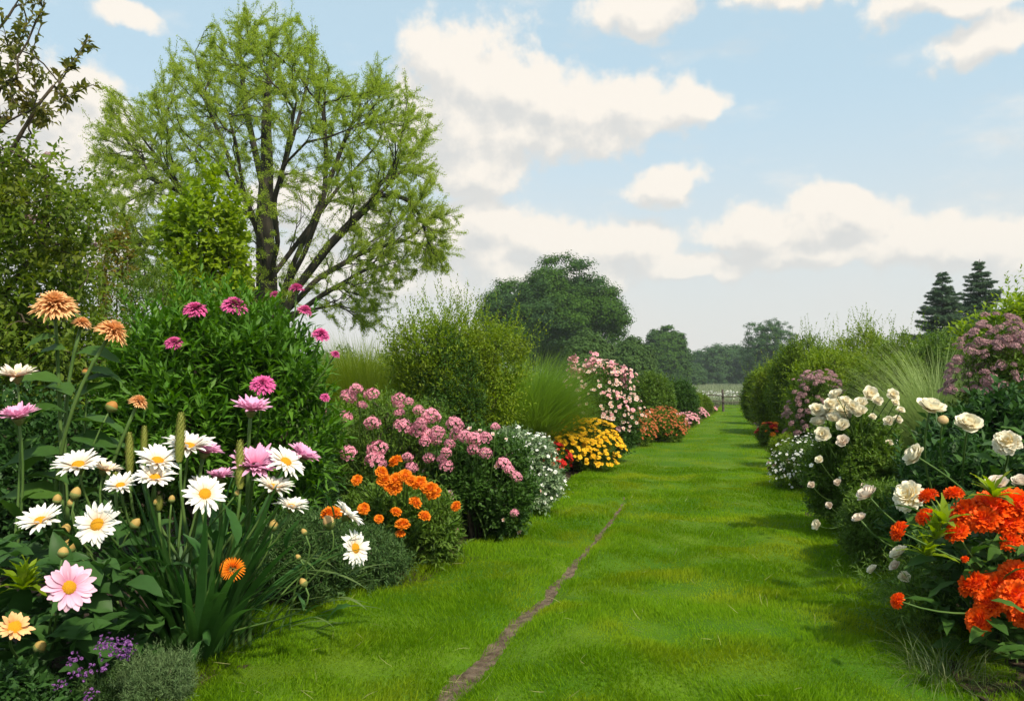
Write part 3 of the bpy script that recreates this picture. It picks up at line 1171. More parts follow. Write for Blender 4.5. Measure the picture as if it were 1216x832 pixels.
SOIL = plain_mat("garden_soil", (0.028, 0.018, 0.011), (0.075, 0.05, 0.032), 14, 0.95, 1.0)
WS = Wave(21, 0.22)
for side in (-1, 1):
    g = Geo()
    ys = np.concatenate([np.linspace(-2.5, 8, 130), np.linspace(8.15, YEND, 90)])
    e = lx(ys) if side < 0 else rx_(ys)
    offs = np.array([-0.12, 0.0, 0.08, 0.16, 0.26, 0.4, 0.6, 0.9, 1.3, 1.7, 2.1, 2.5]) * side
    X = e[:, None] + offs[None, :]
    Y = np.tile(ys[:, None], (1, len(offs)))
    Z = 0.022 + 0.014 * WS(X, Y) + np.clip(np.abs(offs), 0, 0.3)[None, :] * 0.1
    nj = len(offs)
    i = (np.arange(len(ys) - 1) * nj)[:, None]
    j = np.arange(nj - 1)[None, :]
    F = np.stack([i + j, i + j + 1, i + nj + j + 1, i + nj + j], -1).reshape(-1, 4)
    if side < 0:
        F = F[:, ::-1]
    g.add(np.stack([X, Y, Z], -1).reshape(-1, 3), F)
    struct(g.build("soil", SOIL, None, True), "dark garden soil of the flower border on the " + ("left" if side < 0 else "right") + " of the lawn")

# lawn sheet
lm = bpy.data.materials.new("lawn_turf")
lm.use_nodes = True
n_ = NT(lm.node_tree)
pos_ = n_.n("ShaderNodeTexCoord").outputs["Object"]
f_ = n_.noise(pos_, 1.3, 4)
c_ = n_.mix(n_.smooth(f_, 0.38, 0.66), (0.045, 0.13, 0.003), (0.11, 0.19, 0.008))
c_ = n_.mix(n_.smooth(n_.noise(pos_, 60, 4), 0.35, 0.7), n_.mix(0.5, c_, (0.06, 0.11, 0.01)), c_)
p_ = lm.node_tree.nodes["Principled BSDF"]
lm.node_tree.links.new(c_, p_.inputs["Base Color"])
p_.inputs["Roughness"].default_value = 0.9
p_.inputs["Specular IOR Level"].default_value = 0.1
lm.node_tree.links.new(n_.n("ShaderNodeBump", {"Strength": 0.6, "Distance": 0.02, "Height": n_.noise(pos_, 90, 4)}).outputs[0], p_.inputs["Normal"])
g = Geo()
ys = np.concatenate([np.linspace(-2.5, 8, 300), np.linspace(8.05, YEND, 160)])
us = np.linspace(0, 1, 90)
X = lx(ys)[:, None] * (1 - us) + rx_(ys)[:, None] * us
Y = np.tile(ys[:, None], (1, len(us)))
Z = lawn_z(X, Y)
edge = np.minimum(us, 1 - us)[None, :] * (rx_(ys) - lx(ys))[:, None]
Z = Z - 0.035 * np.exp(-edge / 0.04)
nj = len(us)
i = (np.arange(len(ys) - 1) * nj)[:, None]
j = np.arange(nj - 1)[None, :]
g.add(np.stack([X, Y, Z], -1).reshape(-1, 3), np.stack([i + j, i + j + 1, i + nj + j + 1, i + nj + j], -1).reshape(-1, 4))
struct(g.build("lawn", lm, None, True), "mown green lawn path between two flower borders")

# bare rut worn into the turf
RUTM = plain_mat("rut_earth", (0.075, 0.050, 0.030), (0.20, 0.15, 0.10), 22, 0.95, 0.9)
g = Geo()
yy = np.linspace(RUT[0, 1], RUT[-1, 1], 260)
cx = np.interp(yy, RUT[:, 1], RUT[:, 0])
kern = np.ones(21) / 21
cx = np.convolve(np.pad(cx, 10, mode="edge"), kern, "valid")
cw = np.interp(yy, RUT[:, 1], RUT_W) * (1 + 0.22 * Wave(31, 0.2)(yy, yy * 0)) / 2
cols = np.linspace(-1, 1, 9)
X = cx[:, None] + cols[None, :] * cw[:, None] + 0.005 * Wave(32, 0.25)(yy, yy * 0 + 3)[:, None]
Y = np.tile(yy[:, None], (1, 9))
Z = lawn_z(X, Y) + 0.007 + 0.003 * Wave(33, 0.05)(X, Y) - 0.006 * np.abs(cols)[None, :]
i = (np.arange(len(yy) - 1) * 9)[:, None]
j = np.arange(8)[None, :]
g.add(np.stack([X, Y, Z], -1).reshape(-1, 3), np.stack([i + j, i + j + 1, i + 9 + j + 1, i + 9 + j], -1).reshape(-1, 4))
struct(g.build("path", RUTM, None, True), "narrow bare earth rut worn into the lawn")

# turf blades
rng = np.random.default_rng(5)
GRASSM = leaf_mat("turf_blade", (0.088, 0.200, 0.004), (0.165, 0.290, 0.008), 0.42, 0.7, (0.245, 0.300, 0.012), 0.03, None, 1.6)
g = Geo()
WT, WT2 = Wave(41, 0.35), Wave(42, 0.9)


def turf(y0, y1, dens, w, hgt, nseg):
    ys_ = np.linspace(y0, y1, 60)
    area = np.trapz(rx_(ys_) - lx(ys_), ys_)
    N = int(area * dens)
    y = rng.uniform(y0, y1, N)
    a, b = lx(y), rx_(y)
    wmax = (rx_(ys_) - lx(ys_)).max()
    keep = rng.uniform(size=N) < (b - a) / wmax
    y, a, b = y[keep], a[keep], b[keep]
    x = a + (b - a) * rng.uniform(-0.03, 1.03, len(y))
    r0, rw = np.interp(y, yy, cx), np.interp(y, yy, cw)
    keep = (np.abs(x - r0) > rw * rng.uniform(0.0, 1.25, len(x)) ** 0.8) | (y > RUT[-1, 1])
    # right of the camera only what the picture can show
    px = (np.stack([x, y], -1) @ RIGHT[:2]) / np.maximum(np.stack([x, y], -1) @ FWD[:2], 0.1)
    keep &= np.abs(px) < 0.72
    x, y = x[keep], y[keep]
    N = len(x)
    tall = np.clip(1 + 0.45 * WT(x, y) + 0.3 * WT2(x, y), 0.45, 2.0)
    ed = np.minimum(np.abs(x - lx(y)), np.abs(x - rx_(y)))
    tall = tall * (1 + 0.9 * np.exp(-ed / 0.06) * rng.uniform(0, 1, N))
    u = (x - lx(y)) / (rx_(y) - lx(y))
    for q in (0.34, 0.66):                      # faint wheel lines of the mower
        tall = tall * (1 - 0.35 * np.exp(-((u - q) * (rx_(y) - lx(y)) / 0.10) ** 2) * np.clip(y / 5 - 0.6, 0, 1))
    la = 2.0 * WT2(x * 1.3, y * 0.7) + rng.normal(size=N) * 1.1
    ln = np.abs(rng.normal(size=N)) * 0.42 + 0.12
    d_ = np.stack([np.cos(la) * np.sin(ln), np.sin(la) * np.sin(ln), np.cos(ln)], -1)
    up_ = norm(np.stack([np.cos(la), np.sin(la), -0.3 + 0 * la], -1) * -1 + rng.normal(size=(N, 3)) * 0.5)
    hh = hgt * tall * rng.uniform(0.55, 1.25, N)
    p = np.stack([x, y, lawn_z(x, y) - 0.005], -1)
    g.inst(strip_tpl(1.0, nseg, 0.7, 1.0, 0.0), p, frames(d_, up_), np.stack([np.full(N, w) * rng.uniform(0.6, 1.3, N), hh, hh], -1))


turf(1.9, 3.6, 36000, 0.0011, 0.027, 3)
turf(3.6, 5.6, 21000, 0.0015, 0.027, 2)
turf(5.6, 9.5, 9000, 0.0024, 0.027, 2)
turf(9.5, 16, 3200, 0.004, 0.027, 1)
turf(16, YEND, 1200, 0.007, 0.027, 1)
tf = g.build("grass", GRASSM)
tf["kind"], tf["label"], tf["category"] = "stuff", "short green turf blades covering the lawn", "grass"

# stray pale straws and clover flecks lying in the turf
g = Geo()
N = 420
y = 2.2 + rng.uniform(0, 1, N) ** 1.6 * 8
x = lx(y) + (rx_(y) - lx(y)) * rng.uniform(0, 1, N)
la = rng.uniform(0, 6.3, N)
d_ = norm(np.stack([np.cos(la), np.sin(la), rng.uniform(0.1, 0.9, N)], -1))
g.inst(strip_tpl(0.012, 3, 0.6), np.stack([x, y, lawn_z(x, y) + 0.022], -1), frames(d_, rdirs(rng, N)), rng.uniform(0.03, 0.075, N))
o = g.build("dry_grass", leaf_mat("straw", (0.26, 0.27, 0.08), (0.36, 0.34, 0.14), 0.2))
o["kind"], o["label"] = "stuff", "stray pale grass straws lying in the turf"

# rough grass round the foot of the fence and the flowering meadow beyond it
FIELDM = plain_mat("field_grass", (0.13, 0.17, 0.085), (0.22, 0.25, 0.15), 0.25, 0.95)
fd0, fd1 = 34.0, 170.0
g = Geo()
g.add([(-120, fd0, 0.004), (120, fd0, 0.004), (160, fd1, 0.004), (-160, fd1, 0.004)], [0, 1, 2, 3])
struct(g.build("field", FIELDM), "pale grey green hay field beyond the wire fence")
rng = np.random.default_rng(77)
g = Geo()
N = 30000
y = 34 + (rng.uniform(0, 1, N) ** 2) * 120
x = rng.uniform(-1, 1, N) * (3.0 + y * 0.05) - 0.02 * y
p = np.stack([x, y, 0 * x], -1)
la = rng.uniform(0, 6.3, N)
ln = np.abs(rng.normal(size=N)) * 0.3
d_ = np.stack([np.cos(la) * np.sin(ln), np.sin(la) * np.sin(ln), np.cos(ln)], -1)
g.inst(strip_tpl(0.05, 2, 0.5), p, frames(d_, rdirs(rng, N)), rng.uniform(0.2, 0.42, N) * (0.6 + y / 140))
o = g.build("meadow_grass", leaf_mat("hay", (0.13, 0.17, 0.08), (0.24, 0.27, 0.16), 0.25))
o["kind"], o["label"] = "stuff", "tall pale hay grass standing in the field beyond the fence"
g = Geo()
N = 900
y = 44 + rng.normal(size=N) * 5
x = rng.uniform(-1, 1, N) * 4.5 - 0.02 * y
g.inst(floret_tpl(5, 0.4, 0.2), np.stack([x, y, rng.uniform(0.25, 0.45, N)], -1), rotz_up(rdirs(rng, N) + np.array([0, -0.4, 0.9]), rng), rng.uniform(0.02, 0.045, N))
o = g.build("meadow_flowers", petal_mat("meadow_white", (0.6, 0.62, 0.52), (0.75, 0.75, 0.72)))
o["kind"], o["label"] = "stuff", "white meadow flowers in a band across the hay field"

# weathered post and wire fence closing the end of the lawn
WOOD = plain_mat("weathered_wood", (0.05, 0.04, 0.03), (0.13, 0.11, 0.09), 8, 0.9, 0.6, (4, 4, 0.6))
WIRE = plain_mat("rusty_wire", (0.07, 0.06, 0.05), (0.14, 0.11, 0.08), 30, 0.6)
fd = 26.0
fx = [at(px, 470, fd) for px in (817, 859, 899)]
fr_ = empty("wire_fence", (fx[1][0], fx[1][1], 0))
tag(fr_, "weathered wooden post and thin rail fence across the far end of the lawn", "fence")
loc = np.array(fr_.location)
hp = at(859, 462, fd)[2]
for q, lean in zip(fx, (0.01, -0.012, 0.015)):
    g = Geo()
    b = np.array([q[0], q[1], 0.0]) - loc
    tube(g, [b + (0, 0, -0.05), b + (lean, 0, hp * 0.35), b + (lean * 1.5, 0, hp * 0.7), b + (lean * 2, 0, hp - 0.015), b + (lean * 2, 0, hp)], [0.04, 0.036, 0.034, 0.032, 0.02], 8)
    g.build("post", WOOD, fr_, True)
for fz, rad, nm in ((0.74, 0.016, "rail"), (0.50, 0.013, "rail"), (0.88, 0.006, "wire"), (0.30, 0.006, "wire")):
    g = Geo()
    a, b = fx[0] + (fx[0] - fx[1]) * 0.6, fx[2] + (fx[2] - fx[1]) * 0.6
    t = np.linspace(0, 1, 25)[:, None]
    pts = np.array([a[0], a[1], hp * fz]) * (1 - t) + np.array([b[0], b[1], hp * fz]) * t - loc
    pts[:, 2] += 0.03 * np.sin(t[:, 0] * 19) - 0.01
    pts[:, 1] -= 0.055
    tube(g, pts, rad, 6)
    g.build(nm, WOOD if nm == "rail" else WIRE, fr_, True)

# ------------------------------------------------------------------ far trees
TREE_D = leaf_mat("far_leaf_dark", (0.032, 0.085, 0.010), (0.066, 0.135, 0.018), 0.18, 0.55, (0.035, 0.075, 0.03), 0.04, None, 0.25)
TREE_M = leaf_mat("far_leaf_mid", (0.040, 0.085, 0.020), (0.075, 0.135, 0.035), 0.2, 0.55, (0.06, 0.10, 0.03), 0.04, None, 0.25)
TREE_B = leaf_mat("far_leaf_blue", (0.035, 0.085, 0.026), (0.065, 0.125, 0.038), 0.18, 0.6, (0.05, 0.10, 0.035), 0.04, None, 0.15)
far_tree("oak_tree", "large dark round oak standing alone behind the left hedges", 655, 70, 84, 312, TREE_D, trunk_h=0.10, n=1100, per=150, leaf=0.17, lobes=44, clump=0.055, size=0.27)
far_tree("round_tree", "rounded dark tree beyond the hedge, right of the large oak", 792, 115, 24, 391, TREE_D, trunk_h=-0.05, n=600, per=90, leaf=0.26, lobes=18, size=0.42)
far_tree("airy_tree", "domed paler tree with visible branches, above the right hedge end", 915, 120, 32, 380, TREE_B, trunk_h=0.16, n=620, per=90, leaf=0.17, lobes=22, size=0.32, airy=True, clump=0.05)
for i, (px, d, hw, top, lab) in enumerate((
        (700, 44, 32, 401, "broad green thicket just below the right side of the large oak"), (748, 50, 30, 406, "bushy green thicket between the large oak and the round tree"),
        (815, 130, 20, 432, "low rounded thicket at the foot of the round dark tree"))):
    far_tree("thicket", lab, px, d, hw, top, TREE_M if i < 2 else TREE_B, trunk_h=-0.15, n=700, per=70, leaf=0.13 if i < 2 else 0.26, lobes=14, size=0.45, group="thickets beyond the hedge", cat="thicket")
for i, (px, d, hw, top) in enumerate(((828, 165, 20, 420), (850, 160, 24, 412), (873, 165, 22, 411), (893, 158, 22, 416), (800, 170, 22, 424), (935, 160, 30, 414), (968, 165, 26, 420), (775, 170, 20, 422))):
    far_tree("woodland_tree", ["leftmost tree of the dark distant line above the fence", "distant dark tree just above and left of the fence post", "distant dark tree just above and right of the fence post", "dark tree in the distant line, at the foot of the airy domed tree",
             "dark distant tree behind the low rounded thicket", "distant tree mostly hidden behind the right hedge and airy tree", "distant tree hidden behind the tall yellow green bushes", "distant tree just left of the round dark tree"][i],
             px, d, hw, top, TREE_B, trunk_h=-0.2, n=360, per=60, leaf=0.30, lobes=13, size=0.44, group="trees of the distant tree line", clump=0.1)
for i in range(26):
    px = -80 + i * 54 + (i % 3) * 9
    if 770 < px < 980:
        continue
    far_tree("woodland_tree", "distant tree on the horizon mostly hidden behind the flower borders", px, 175 + (i % 4) * 9, 32, 424 - (i * 7) % 11, TREE_B, trunk_h=-0.2, n=120, per=30, leaf=0.6, lobes=8, size=0.46, group="trees on the horizon behind the borders", clump=0.12)

# ------------------------------------------------------------------ the big spring tree
TD = 20.0
c0 = GP(316, TD)
root = empty("spring_tree", c0)
tag(root, "tall spreading tree in fresh light green leaf with dark limbs, rising over the left border", "tree")
rng = np.random.default_rng(8)


def tp(px, py, dy=0.0):
    return at(px, py, TD + dy) - c0


def limb(pts, d0, d1):
    P_ = [tp(x, y, d0 + (d1 - d0) * i / (len(pts) - 1)) for i, (x, y) in enumerate(pts)]
    P_ = np.array(P_)
    t = np.linspace(0, 1, len(P_))
    tt = np.linspace(0, 1, len(P_) * 4)
    return np.stack([np.interp(tt, t, P_[:, k]) for k in range(3)], -1)


limbs = [
    limb([(316, 470), (316, 400), (317, 330), (314, 260), (317, 200), (316, 140), (320, 90), (322, 50)], 0, 0.3),
    limb([(322, 420), (330, 372), (345, 320), (372, 262), (393, 210), (412, 160), (436, 105)], 0, 0.9),
    limb([(338, 345), (362, 300), (384, 240), (388, 190), (384, 130), (390, 85)], -0.2, -1.2),
    limb([(326, 400), (350, 345), (392, 290), (436, 245), (480, 200), (505, 160)], -0.1, -1.0),
    limb([(340, 370), (378, 330), (430, 300), (480, 285), (525, 300)], 0.1, 0.8),
    limb([(335, 385), (380, 352), (430, 322), (475, 310), (520, 322)], 0, -1.6),
    limb([(345, 372), (400, 362), (440, 372), (462, 396)], 0, 1.0),
    limb([(313, 390), (288, 330), (255, 280), (215, 225), (170, 165), (138, 118)], 0, 0.7),
    limb([(312, 400), (275, 345), (232, 300), (190, 288), (120, 292)], 0, -0.9),
    limb([(311, 372), (292, 318), (262, 262), (215, 228), (160, 205), (118, 182)], 0.1, -1.4),
    limb([(313, 300), (297, 250), (275, 195), (248, 130), (232, 68)], 0, -0.8),
    limb([(315, 262), (332, 215), (352, 150), (366, 95), (372, 55)], 0, 1.2),
    limb([(315, 235), (303, 180), (290, 120), (284, 40)], 0, 1.0),
    limb([(313, 350), (280, 335), (230, 345), (170, 330)], 0, 1.6),
    limb([(320, 330), (330, 290), (325, 240), (338, 190), (352, 120)], -0.1, -2.0),
    limb([(316, 300), (300, 260), (270, 240), (225, 180), (190, 120)], 0.1, 2.2),
    limb([(322, 330), (352, 290), (400, 225), (450, 170), (470, 110)], 0.1, 2.2),
    limb([(316, 330), (310, 280), (290, 230), (280, 170), (262, 100)], -0.1, -2.6),
]
CROWN = [(104, 182), (112, 150), (132, 98), (150, 120), (182, 108), (196, 78), (212, 52), (240, 62), (252, 36), (292, 12), (318, 22), (342, 14), (372, 36), (388, 66), (412, 92), (440, 72), (462, 82), (484, 112),
         (506, 132), (518, 176), (524, 214), (536, 246), (538, 300), (534, 326), (500, 326), (478, 340), (462, 362), (448, 392), (408, 396), (380, 372), (352, 384), (330, 372), (280, 360), (240, 366), (180, 360), (130, 330), (112, 292), (132, 262), (112, 226)]
pxy = np.stack([rng.uniform(100, 540, 14000), rng.uniform(8, 400, 14000)], -1)
pxy = pxy[in_poly(pxy, CROWN)]
low = (pxy[:, 1] > 250) & (np.abs(pxy[:, 0] - 325) < 95)
pxy = pxy[~low | (rng.uniform(size=len(pxy)) < 0.28)]
cxp, cyp = 322, 205
rr_ = np.sqrt(((pxy[:, 0] - cxp) / 220) ** 2 + ((pxy[:, 1] - cyp) / 200) ** 2)
pxy = pxy[rng.uniform(size=len(pxy)) < np.clip(0.25 + rr_, 0, 1)][:5200]
rr_ = np.sqrt(((pxy[:, 0] - cxp) / 220) ** 2 + ((pxy[:, 1] - cyp) / 200) ** 2)
dy_ = np.sqrt(np.clip(1 - rr_ ** 2, 0.03, 1)) * 3.9 * rng.uniform(-1, 1, len(pxy))
fray = 1 + np.clip(rr_ - 0.55, 0, 1) * rng.uniform(-0.02, 0.24, len(pxy)) * (rng.uniform(size=len(pxy)) < 0.35)
TG = np.array([tp(322 + (a - 322) * q, 330 + (b - 330) * q, c) for (a, b), c, q in zip(pxy, dy_, fray)])
S1 = rng.permutation(len(TG))
hub = tp(322, 330)
A, par, D = grow(rng, limbs, TG[:1], 1.3, 0.03, 5)
A, par, D = grow(rng, [], hub + (TG[S1[:170]] - hub) * 0.88, 1.6, 0.03, 6, (A, par, D), 0.9)
A, par, D = grow(rng, [], hub + (TG[S1[170:900]] - hub) * 0.97, 1.8, 0.03, 5, (A, par, D), 0.9)
A, par, D = grow(rng, [], TG[S1[900:]], 1.8, 0.03, 4, (A, par, D), 0.9)
g = Geo()
r_, w_ = limb_mesh(g, A, par, 0.0034, 0.54, 0.38, 8, 0.0, np.linspace(0.34, 0.02, len(limbs[0])))
g.build("trunk", BARK, root, True)
tips = np.where(w_ <= 1)[0]
tips = tips[par[tips] >= 0]
per = 48
b0 = np.repeat(A[par[tips]], per, 0)
b1 = np.repeat(A[tips], per, 0)
t = rng.uniform(0, 1.1, (len(b0), 1))
pos = b0 + (b1 - b0) * t + rdirs(rng, len(b0)) * rng.uniform(0.005, 0.075, (len(b0), 1))
dv = norm(np.repeat(D[tips], per, 0) + rng.normal(size=pos.shape) * 0.6)
sel = rng.uniform(size=len(pos)) < 0.92
pos, dv = pos[sel], dv[sel]
f = Geo()
f.inst(leaf_tpl(0.30, 0.2, 0.2), pos, frames(dv, rdirs(rng, len(pos)) * 0.7 + np.array([0, 0, 0.7])), rng.uniform(0.018, 0.038, len(pos)))
f.build("crown", leaf_mat("spring_leaf", (0.20, 0.29, 0.028), (0.33, 0.41, 0.065), 0.55, 0.6, (0.29, 0.36, 0.06), 0.05, None, 0.5), root)

# ------------------------------------------------------------------ leaf colours of the borders
L_OLIVE = leaf_mat("olive_leaf", (0.080, 0.150, 0.010), (0.150, 0.220, 0.022), 0.34, 0.5, (0.105, 0.175, 0.015), 0.15)
L_YEL = leaf_mat("yellow_green_leaf", (0.120, 0.205, 0.010), (0.205, 0.280, 0.020), 0.36, 0.5, (0.145, 0.20, 0.015), 0.15)
L_MID = leaf_mat("mid_leaf", (0.065, 0.135, 0.014), (0.12, 0.20, 0.028), 0.30, 0.5, (0.09, 0.145, 0.02), 0.18)
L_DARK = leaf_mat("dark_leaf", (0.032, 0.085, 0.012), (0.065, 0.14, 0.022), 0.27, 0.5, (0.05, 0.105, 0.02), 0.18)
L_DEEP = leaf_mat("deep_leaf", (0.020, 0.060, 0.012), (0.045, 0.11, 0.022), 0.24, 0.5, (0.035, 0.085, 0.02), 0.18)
L_BRIGHT = leaf_mat("bright_leaf", (0.16, 0.25, 0.010), (0.25, 0.34, 0.025), 0.42, 0.45, (0.17, 0.27, 0.02), 0.18)
L_SILVER = leaf_mat("silver_leaf", (0.075, 0.135, 0.045), (0.135, 0.20, 0.08), 0.25, 0.6, (0.09, 0.16, 0.05), 0.15)
L_HERB = leaf_mat("herb_leaf", (0.038, 0.090, 0.022), (0.075, 0.135, 0.035), 0.22, 0.5, None, 0.15)
L_TREE = leaf_mat("overhang_leaf", (0.085, 0.150, 0.014), (0.16, 0.22, 0.028), 0.45, 0.5, (0.13, 0.15, 0.02), 0.18)
L_VARI = leaf_mat("variegated_leaf", (0.09, 0.17, 0.06), (0.24, 0.33, 0.16), 0.25, 0.5, (0.40, 0.48, 0.34), 0.2, None, 14.0)
L_IRIS = leaf_mat("iris_leaf", (0.028, 0.090, 0.018), (0.058, 0.145, 0.030), 0.28, 0.45, (0.04, 0.11, 0.025), 0.18)
G_YEL = leaf_mat("yellow_blade", (0.15, 0.22, 0.018), (0.23, 0.29, 0.032), 0.4, 0.6)
G_GRN = leaf_mat("green_blade", (0.085, 0.18, 0.016), (0.15, 0.25, 0.03), 0.4, 0.6, None, 0.2, (0.17, 0.28, 0.04))
G_BLUE = leaf_mat("pale_blade", (0.085, 0.175, 0.030), (0.155, 0.26, 0.06), 0.35, 0.6, None, 0.2, (0.26, 0.33, 0.12))

# petals
P_WHITE = petal_mat("white_petal", (0.80, 0.62, 0.42), (0.84, 0.83, 0.78))
P_CREAM = petal_mat("cream_petal", (0.80, 0.50, 0.25), (0.84, 0.76, 0.64))
P_PINK = petal_mat("pink_petal", (0.78, 0.22, 0.40), (0.82, 0.42, 0.62))
P_PALE = petal_mat("pale_pink_petal", (0.72, 0.30, 0.46), (0.82, 0.52, 0.66))
P_MAG = petal_mat("magenta_petal", (0.42, 0.03, 0.16), (0.68, 0.12, 0.34))
P_PEACH = petal_mat("peach_petal", (0.80, 0.30, 0.07), (0.88, 0.52, 0.24))
P_ORNG = petal_mat("orange_petal", (0.75, 0.15, 0.004), (0.82, 0.24, 0.008))
P_RED = petal_mat("scarlet_petal", (0.82, 0.055, 0.002), (0.92, 0.125, 0.004))
P_IVORY = petal_mat("ivory_petal", (0.84, 0.66, 0.32), (0.88, 0.83, 0.66))
P_BLUSH = petal_mat("blush_petal", (0.78, 0.52, 0.32), (0.84, 0.74, 0.62))
P_PHLOX = petal_mat("phlox_petal", (0.60, 0.11, 0.21), (0.80, 0.36, 0.45), 0.2, 0.6, 0.25)
P_ROSE = petal_mat("rose_pink_petal", (0.62, 0.14, 0.24), (0.78, 0.42, 0.46), 0.2, 0.6, 0.25)
P_MAUVE = petal_mat("mauve_petal", (0.24, 0.11, 0.125), (0.42, 0.25, 0.26), 0.2, 0.7, 0.3)
P_YEL = petal_mat("yellow_petal", (0.80, 0.36, 0.006), (0.84, 0.50, 0.012), 0.2, 0.6, 0.15)
P_CRIM = petal_mat("crimson_petal", (0.40, 0.012, 0.012), (0.58, 0.03, 0.02), 0.2, 0.6, 0.2)
P_RUST = petal_mat("rust_petal", (0.30, 0.055, 0.018), (0.48, 0.14, 0.045), 0.2, 0.6, 0.3)
P_PURP = petal_mat("purple_petal", (0.13, 0.04, 0.19), (0.27, 0.11, 0.33), 0.2, 0.6, 0.25)
RUSTEYE = plain_mat("rust_eye", (0.20, 0.05, 0.01), (0.34, 0.10, 0.02), 40, 0.8)
PALEEYE = plain_mat("pale_eye", (0.55, 0.45, 0.16), (0.66, 0.55, 0.25), 40, 0.8)

K_DAISY = ("daisy", lambda r: fl_daisy(r, 21, 0.098, 0.30, 2, 0.25, -0.25, P_WHITE, 0.65))
K_FLAT = ("flat_daisy", lambda r: fl_daisy(r, 20, 0.105, 0.08, 2, 0.27, -0.30, P_WHITE, 0.6))
K_CREAM = ("cream_daisy", lambda r: fl_daisy(r, 20, 0.10, 0.35, 2, 0.2, -0.1, P_CREAM))
K_PINK = ("pink_aster", lambda r: fl_daisy(r, 26, 0.085, 0.42, 4, 0.0, -0.2, P_PINK, 0.5))
K_PALE = ("pale_daisy", lambda r: fl_daisy(r, 13, 0.15, 0.12, 2, 0.27, -0.25, P_PALE))
K_PEACH = ("peach_dahlia", lambda r: fl_dahlia(r, 11, 0.075, P_PEACH, 1.5, -0.25, 1.3, 0.5, 36, 1.0))
K_MAG = ("magenta_dahlia", lambda r: fl_dahlia(r, 10, 0.10, P_MAG, 1.4, -0.2, 1.35, 0.5, 28, 0.9))
K_ROSE = ("ivory_rose", lambda r: fl_rose(r, 7, P_IVORY, 0.6))
K_BLUSH = ("blush_rose", lambda r: fl_rose(r, 6, P_BLUSH, 0.3))
K_PEONY = ("ivory_peony", lambda r: fl_pompon(r, 110, P_IVORY, 0.20, 0.44, 0.7))
K_ORNG = ("orange_marigold", lambda r: fl_pompon(r, 90, P_ORNG, 0.18, 0.44, 0.6))
K_RED = ("scarlet_zinnia", lambda r: fl_pompon(r, 190, P_RED, 0.125, 0.40, 0.62))


def spiky(r):
    g_ = Geo()
    for i in range(150):
        z_ = 1 - 1.35 * (i + 0.5) / 150
        petal_strip(g_, i * 2.39996, math.asin(z_), math.asin(z_) - 0.3, 0.35 * math.sqrt(max(0, 1 - z_ * z_)), 0.62, 0.035, 0.35 * z_ + 0.1, 3, 0.3, 0.6)
    q_ = Geo()
    lathe(q_, [(0.05, -0.6), (0.2, -0.55), (0.42, -0.3), (0.4, 0.0), (0.1, 0.1)], 10)
    return {"petals": (g_, P_ORNG), "calyx": (q_, CALYX)}


K_SPIKY = ("spiky_orange", spiky)


def put_list(root, d, base, items, rng, stems=True, sm=STEM, r0=0.005, leaves=None, lm_=None, bow=0.35, leafL=0.08, name="flower"):
    """items: (px, py, width in px, kind, tilt, side[, nearer]); stems rise from scattered points round the base."""
    for it in items:
        px, py, w, kd, tilt, side = it[:6]
        dd = d + (it[6] if len(it) > 6 else 0)
        p = at(px, py, dd)
        n = facing(px, py, dd, tilt, side)
        R = w * dd / FPX / 2
        put_flower(root, kd[0], kd[1], p, n, R, rng, name)
        if stems:
            b = np.asarray(base) + rng.normal(size=3) * np.array([0.05, 0.05, 0])
            stem_to(root, b, p, n, R, r0, r0 * 0.65, sm, leaves, rng, bow, lm_, leafL)


# ------------------------------------------------------------------ left border, from the back forwards
# small tree at the left edge, its trunk outside the picture; a bough of it hangs in at the top corner
d = 5.6
c = GP(-75, d)
root = empty("garden_tree", c)
tag(root, "dark leafy tree at the left edge whose upper twigs reach in against the sky", "tree")
rng = np.random.default_rng(14)
tpx = lambda x, y, dd: at(x, y, dd) - c
limbs = [np.array([tpx(*q) for q in L]) for L in (
    [(-75, 632, 5.6), (-78, 500, 5.6), (-72, 380, 5.6), (-80, 250, 5.6), (-70, 120, 5.6), (-60, 0, 5.6)],
    [(-74, 330, 5.6), (-30, 250, 5.5), (10, 185, 5.4), (45, 125, 5.4), (72, 92, 5.4), (106, 44, 5.3)],
    [(-72, 230, 5.6), (-30, 170, 5.4), (20, 138, 5.2), (70, 118, 5.2), (112, 100, 5.2)],
    [(-72, 130, 5.6), (-30, 70, 5.6), (10, 20, 5.6), (40, -30, 5.6)],
    [(-75, 420, 5.6), (-20, 370, 5.5), (30, 320, 5.4), (70, 260, 5.4), (100, 222, 5.4)],
    [(-75, 450, 5.6), (-20, 420, 5.4), (40, 390, 5.3), (90, 352, 5.4), (112, 300, 5.4)],
    [(-70, 280, 5.6), (-30, 240, 5.9), (15, 205, 6.0), (60, 190, 6.0)])]
limbs = [np.stack([np.interp(np.linspace(0, 1, 20), np.linspace(0, 1, len(L)), L[:, k]) for k in range(3)], -1) for L in limbs]
zones = [([(-60, -30), (46, -40), (62, 4), (38, 60), (60, 92), (30, 130), (78, 132), (20, 190), (-60, 200)], 150), ([(52, 92), (108, 40), (112, 54), (66, 112)], 12), ([(30, 128), (108, 96), (112, 108), (80, 124), (40, 148)], 14),
         ([(-60, 180), (40, 186), (76, 226), (104, 214), (116, 262), (100, 300), (112, 330), (80, 400), (112, 440), (-60, 460)], 520)]
TG = []
for poly, k in zones:
    po = np.array(poly)
    q = rng.uniform(po.min(0), po.max(0), (k * 4, 2))
    q = q[in_poly(q, poly)][:k]
    TG += [tpx(a, b, 5.5 + rng.uniform(-1, 1) * (0.7 if k > 50 else 0.15)) for a, b in q]
TG = np.array(TG)
A, par, D = grow(rng, limbs, TG, 0.9, 0.04, 4)
g = Geo()
r_, w_ = limb_mesh(g, A, par, 0.0026, 0.5, 0.075, 7)
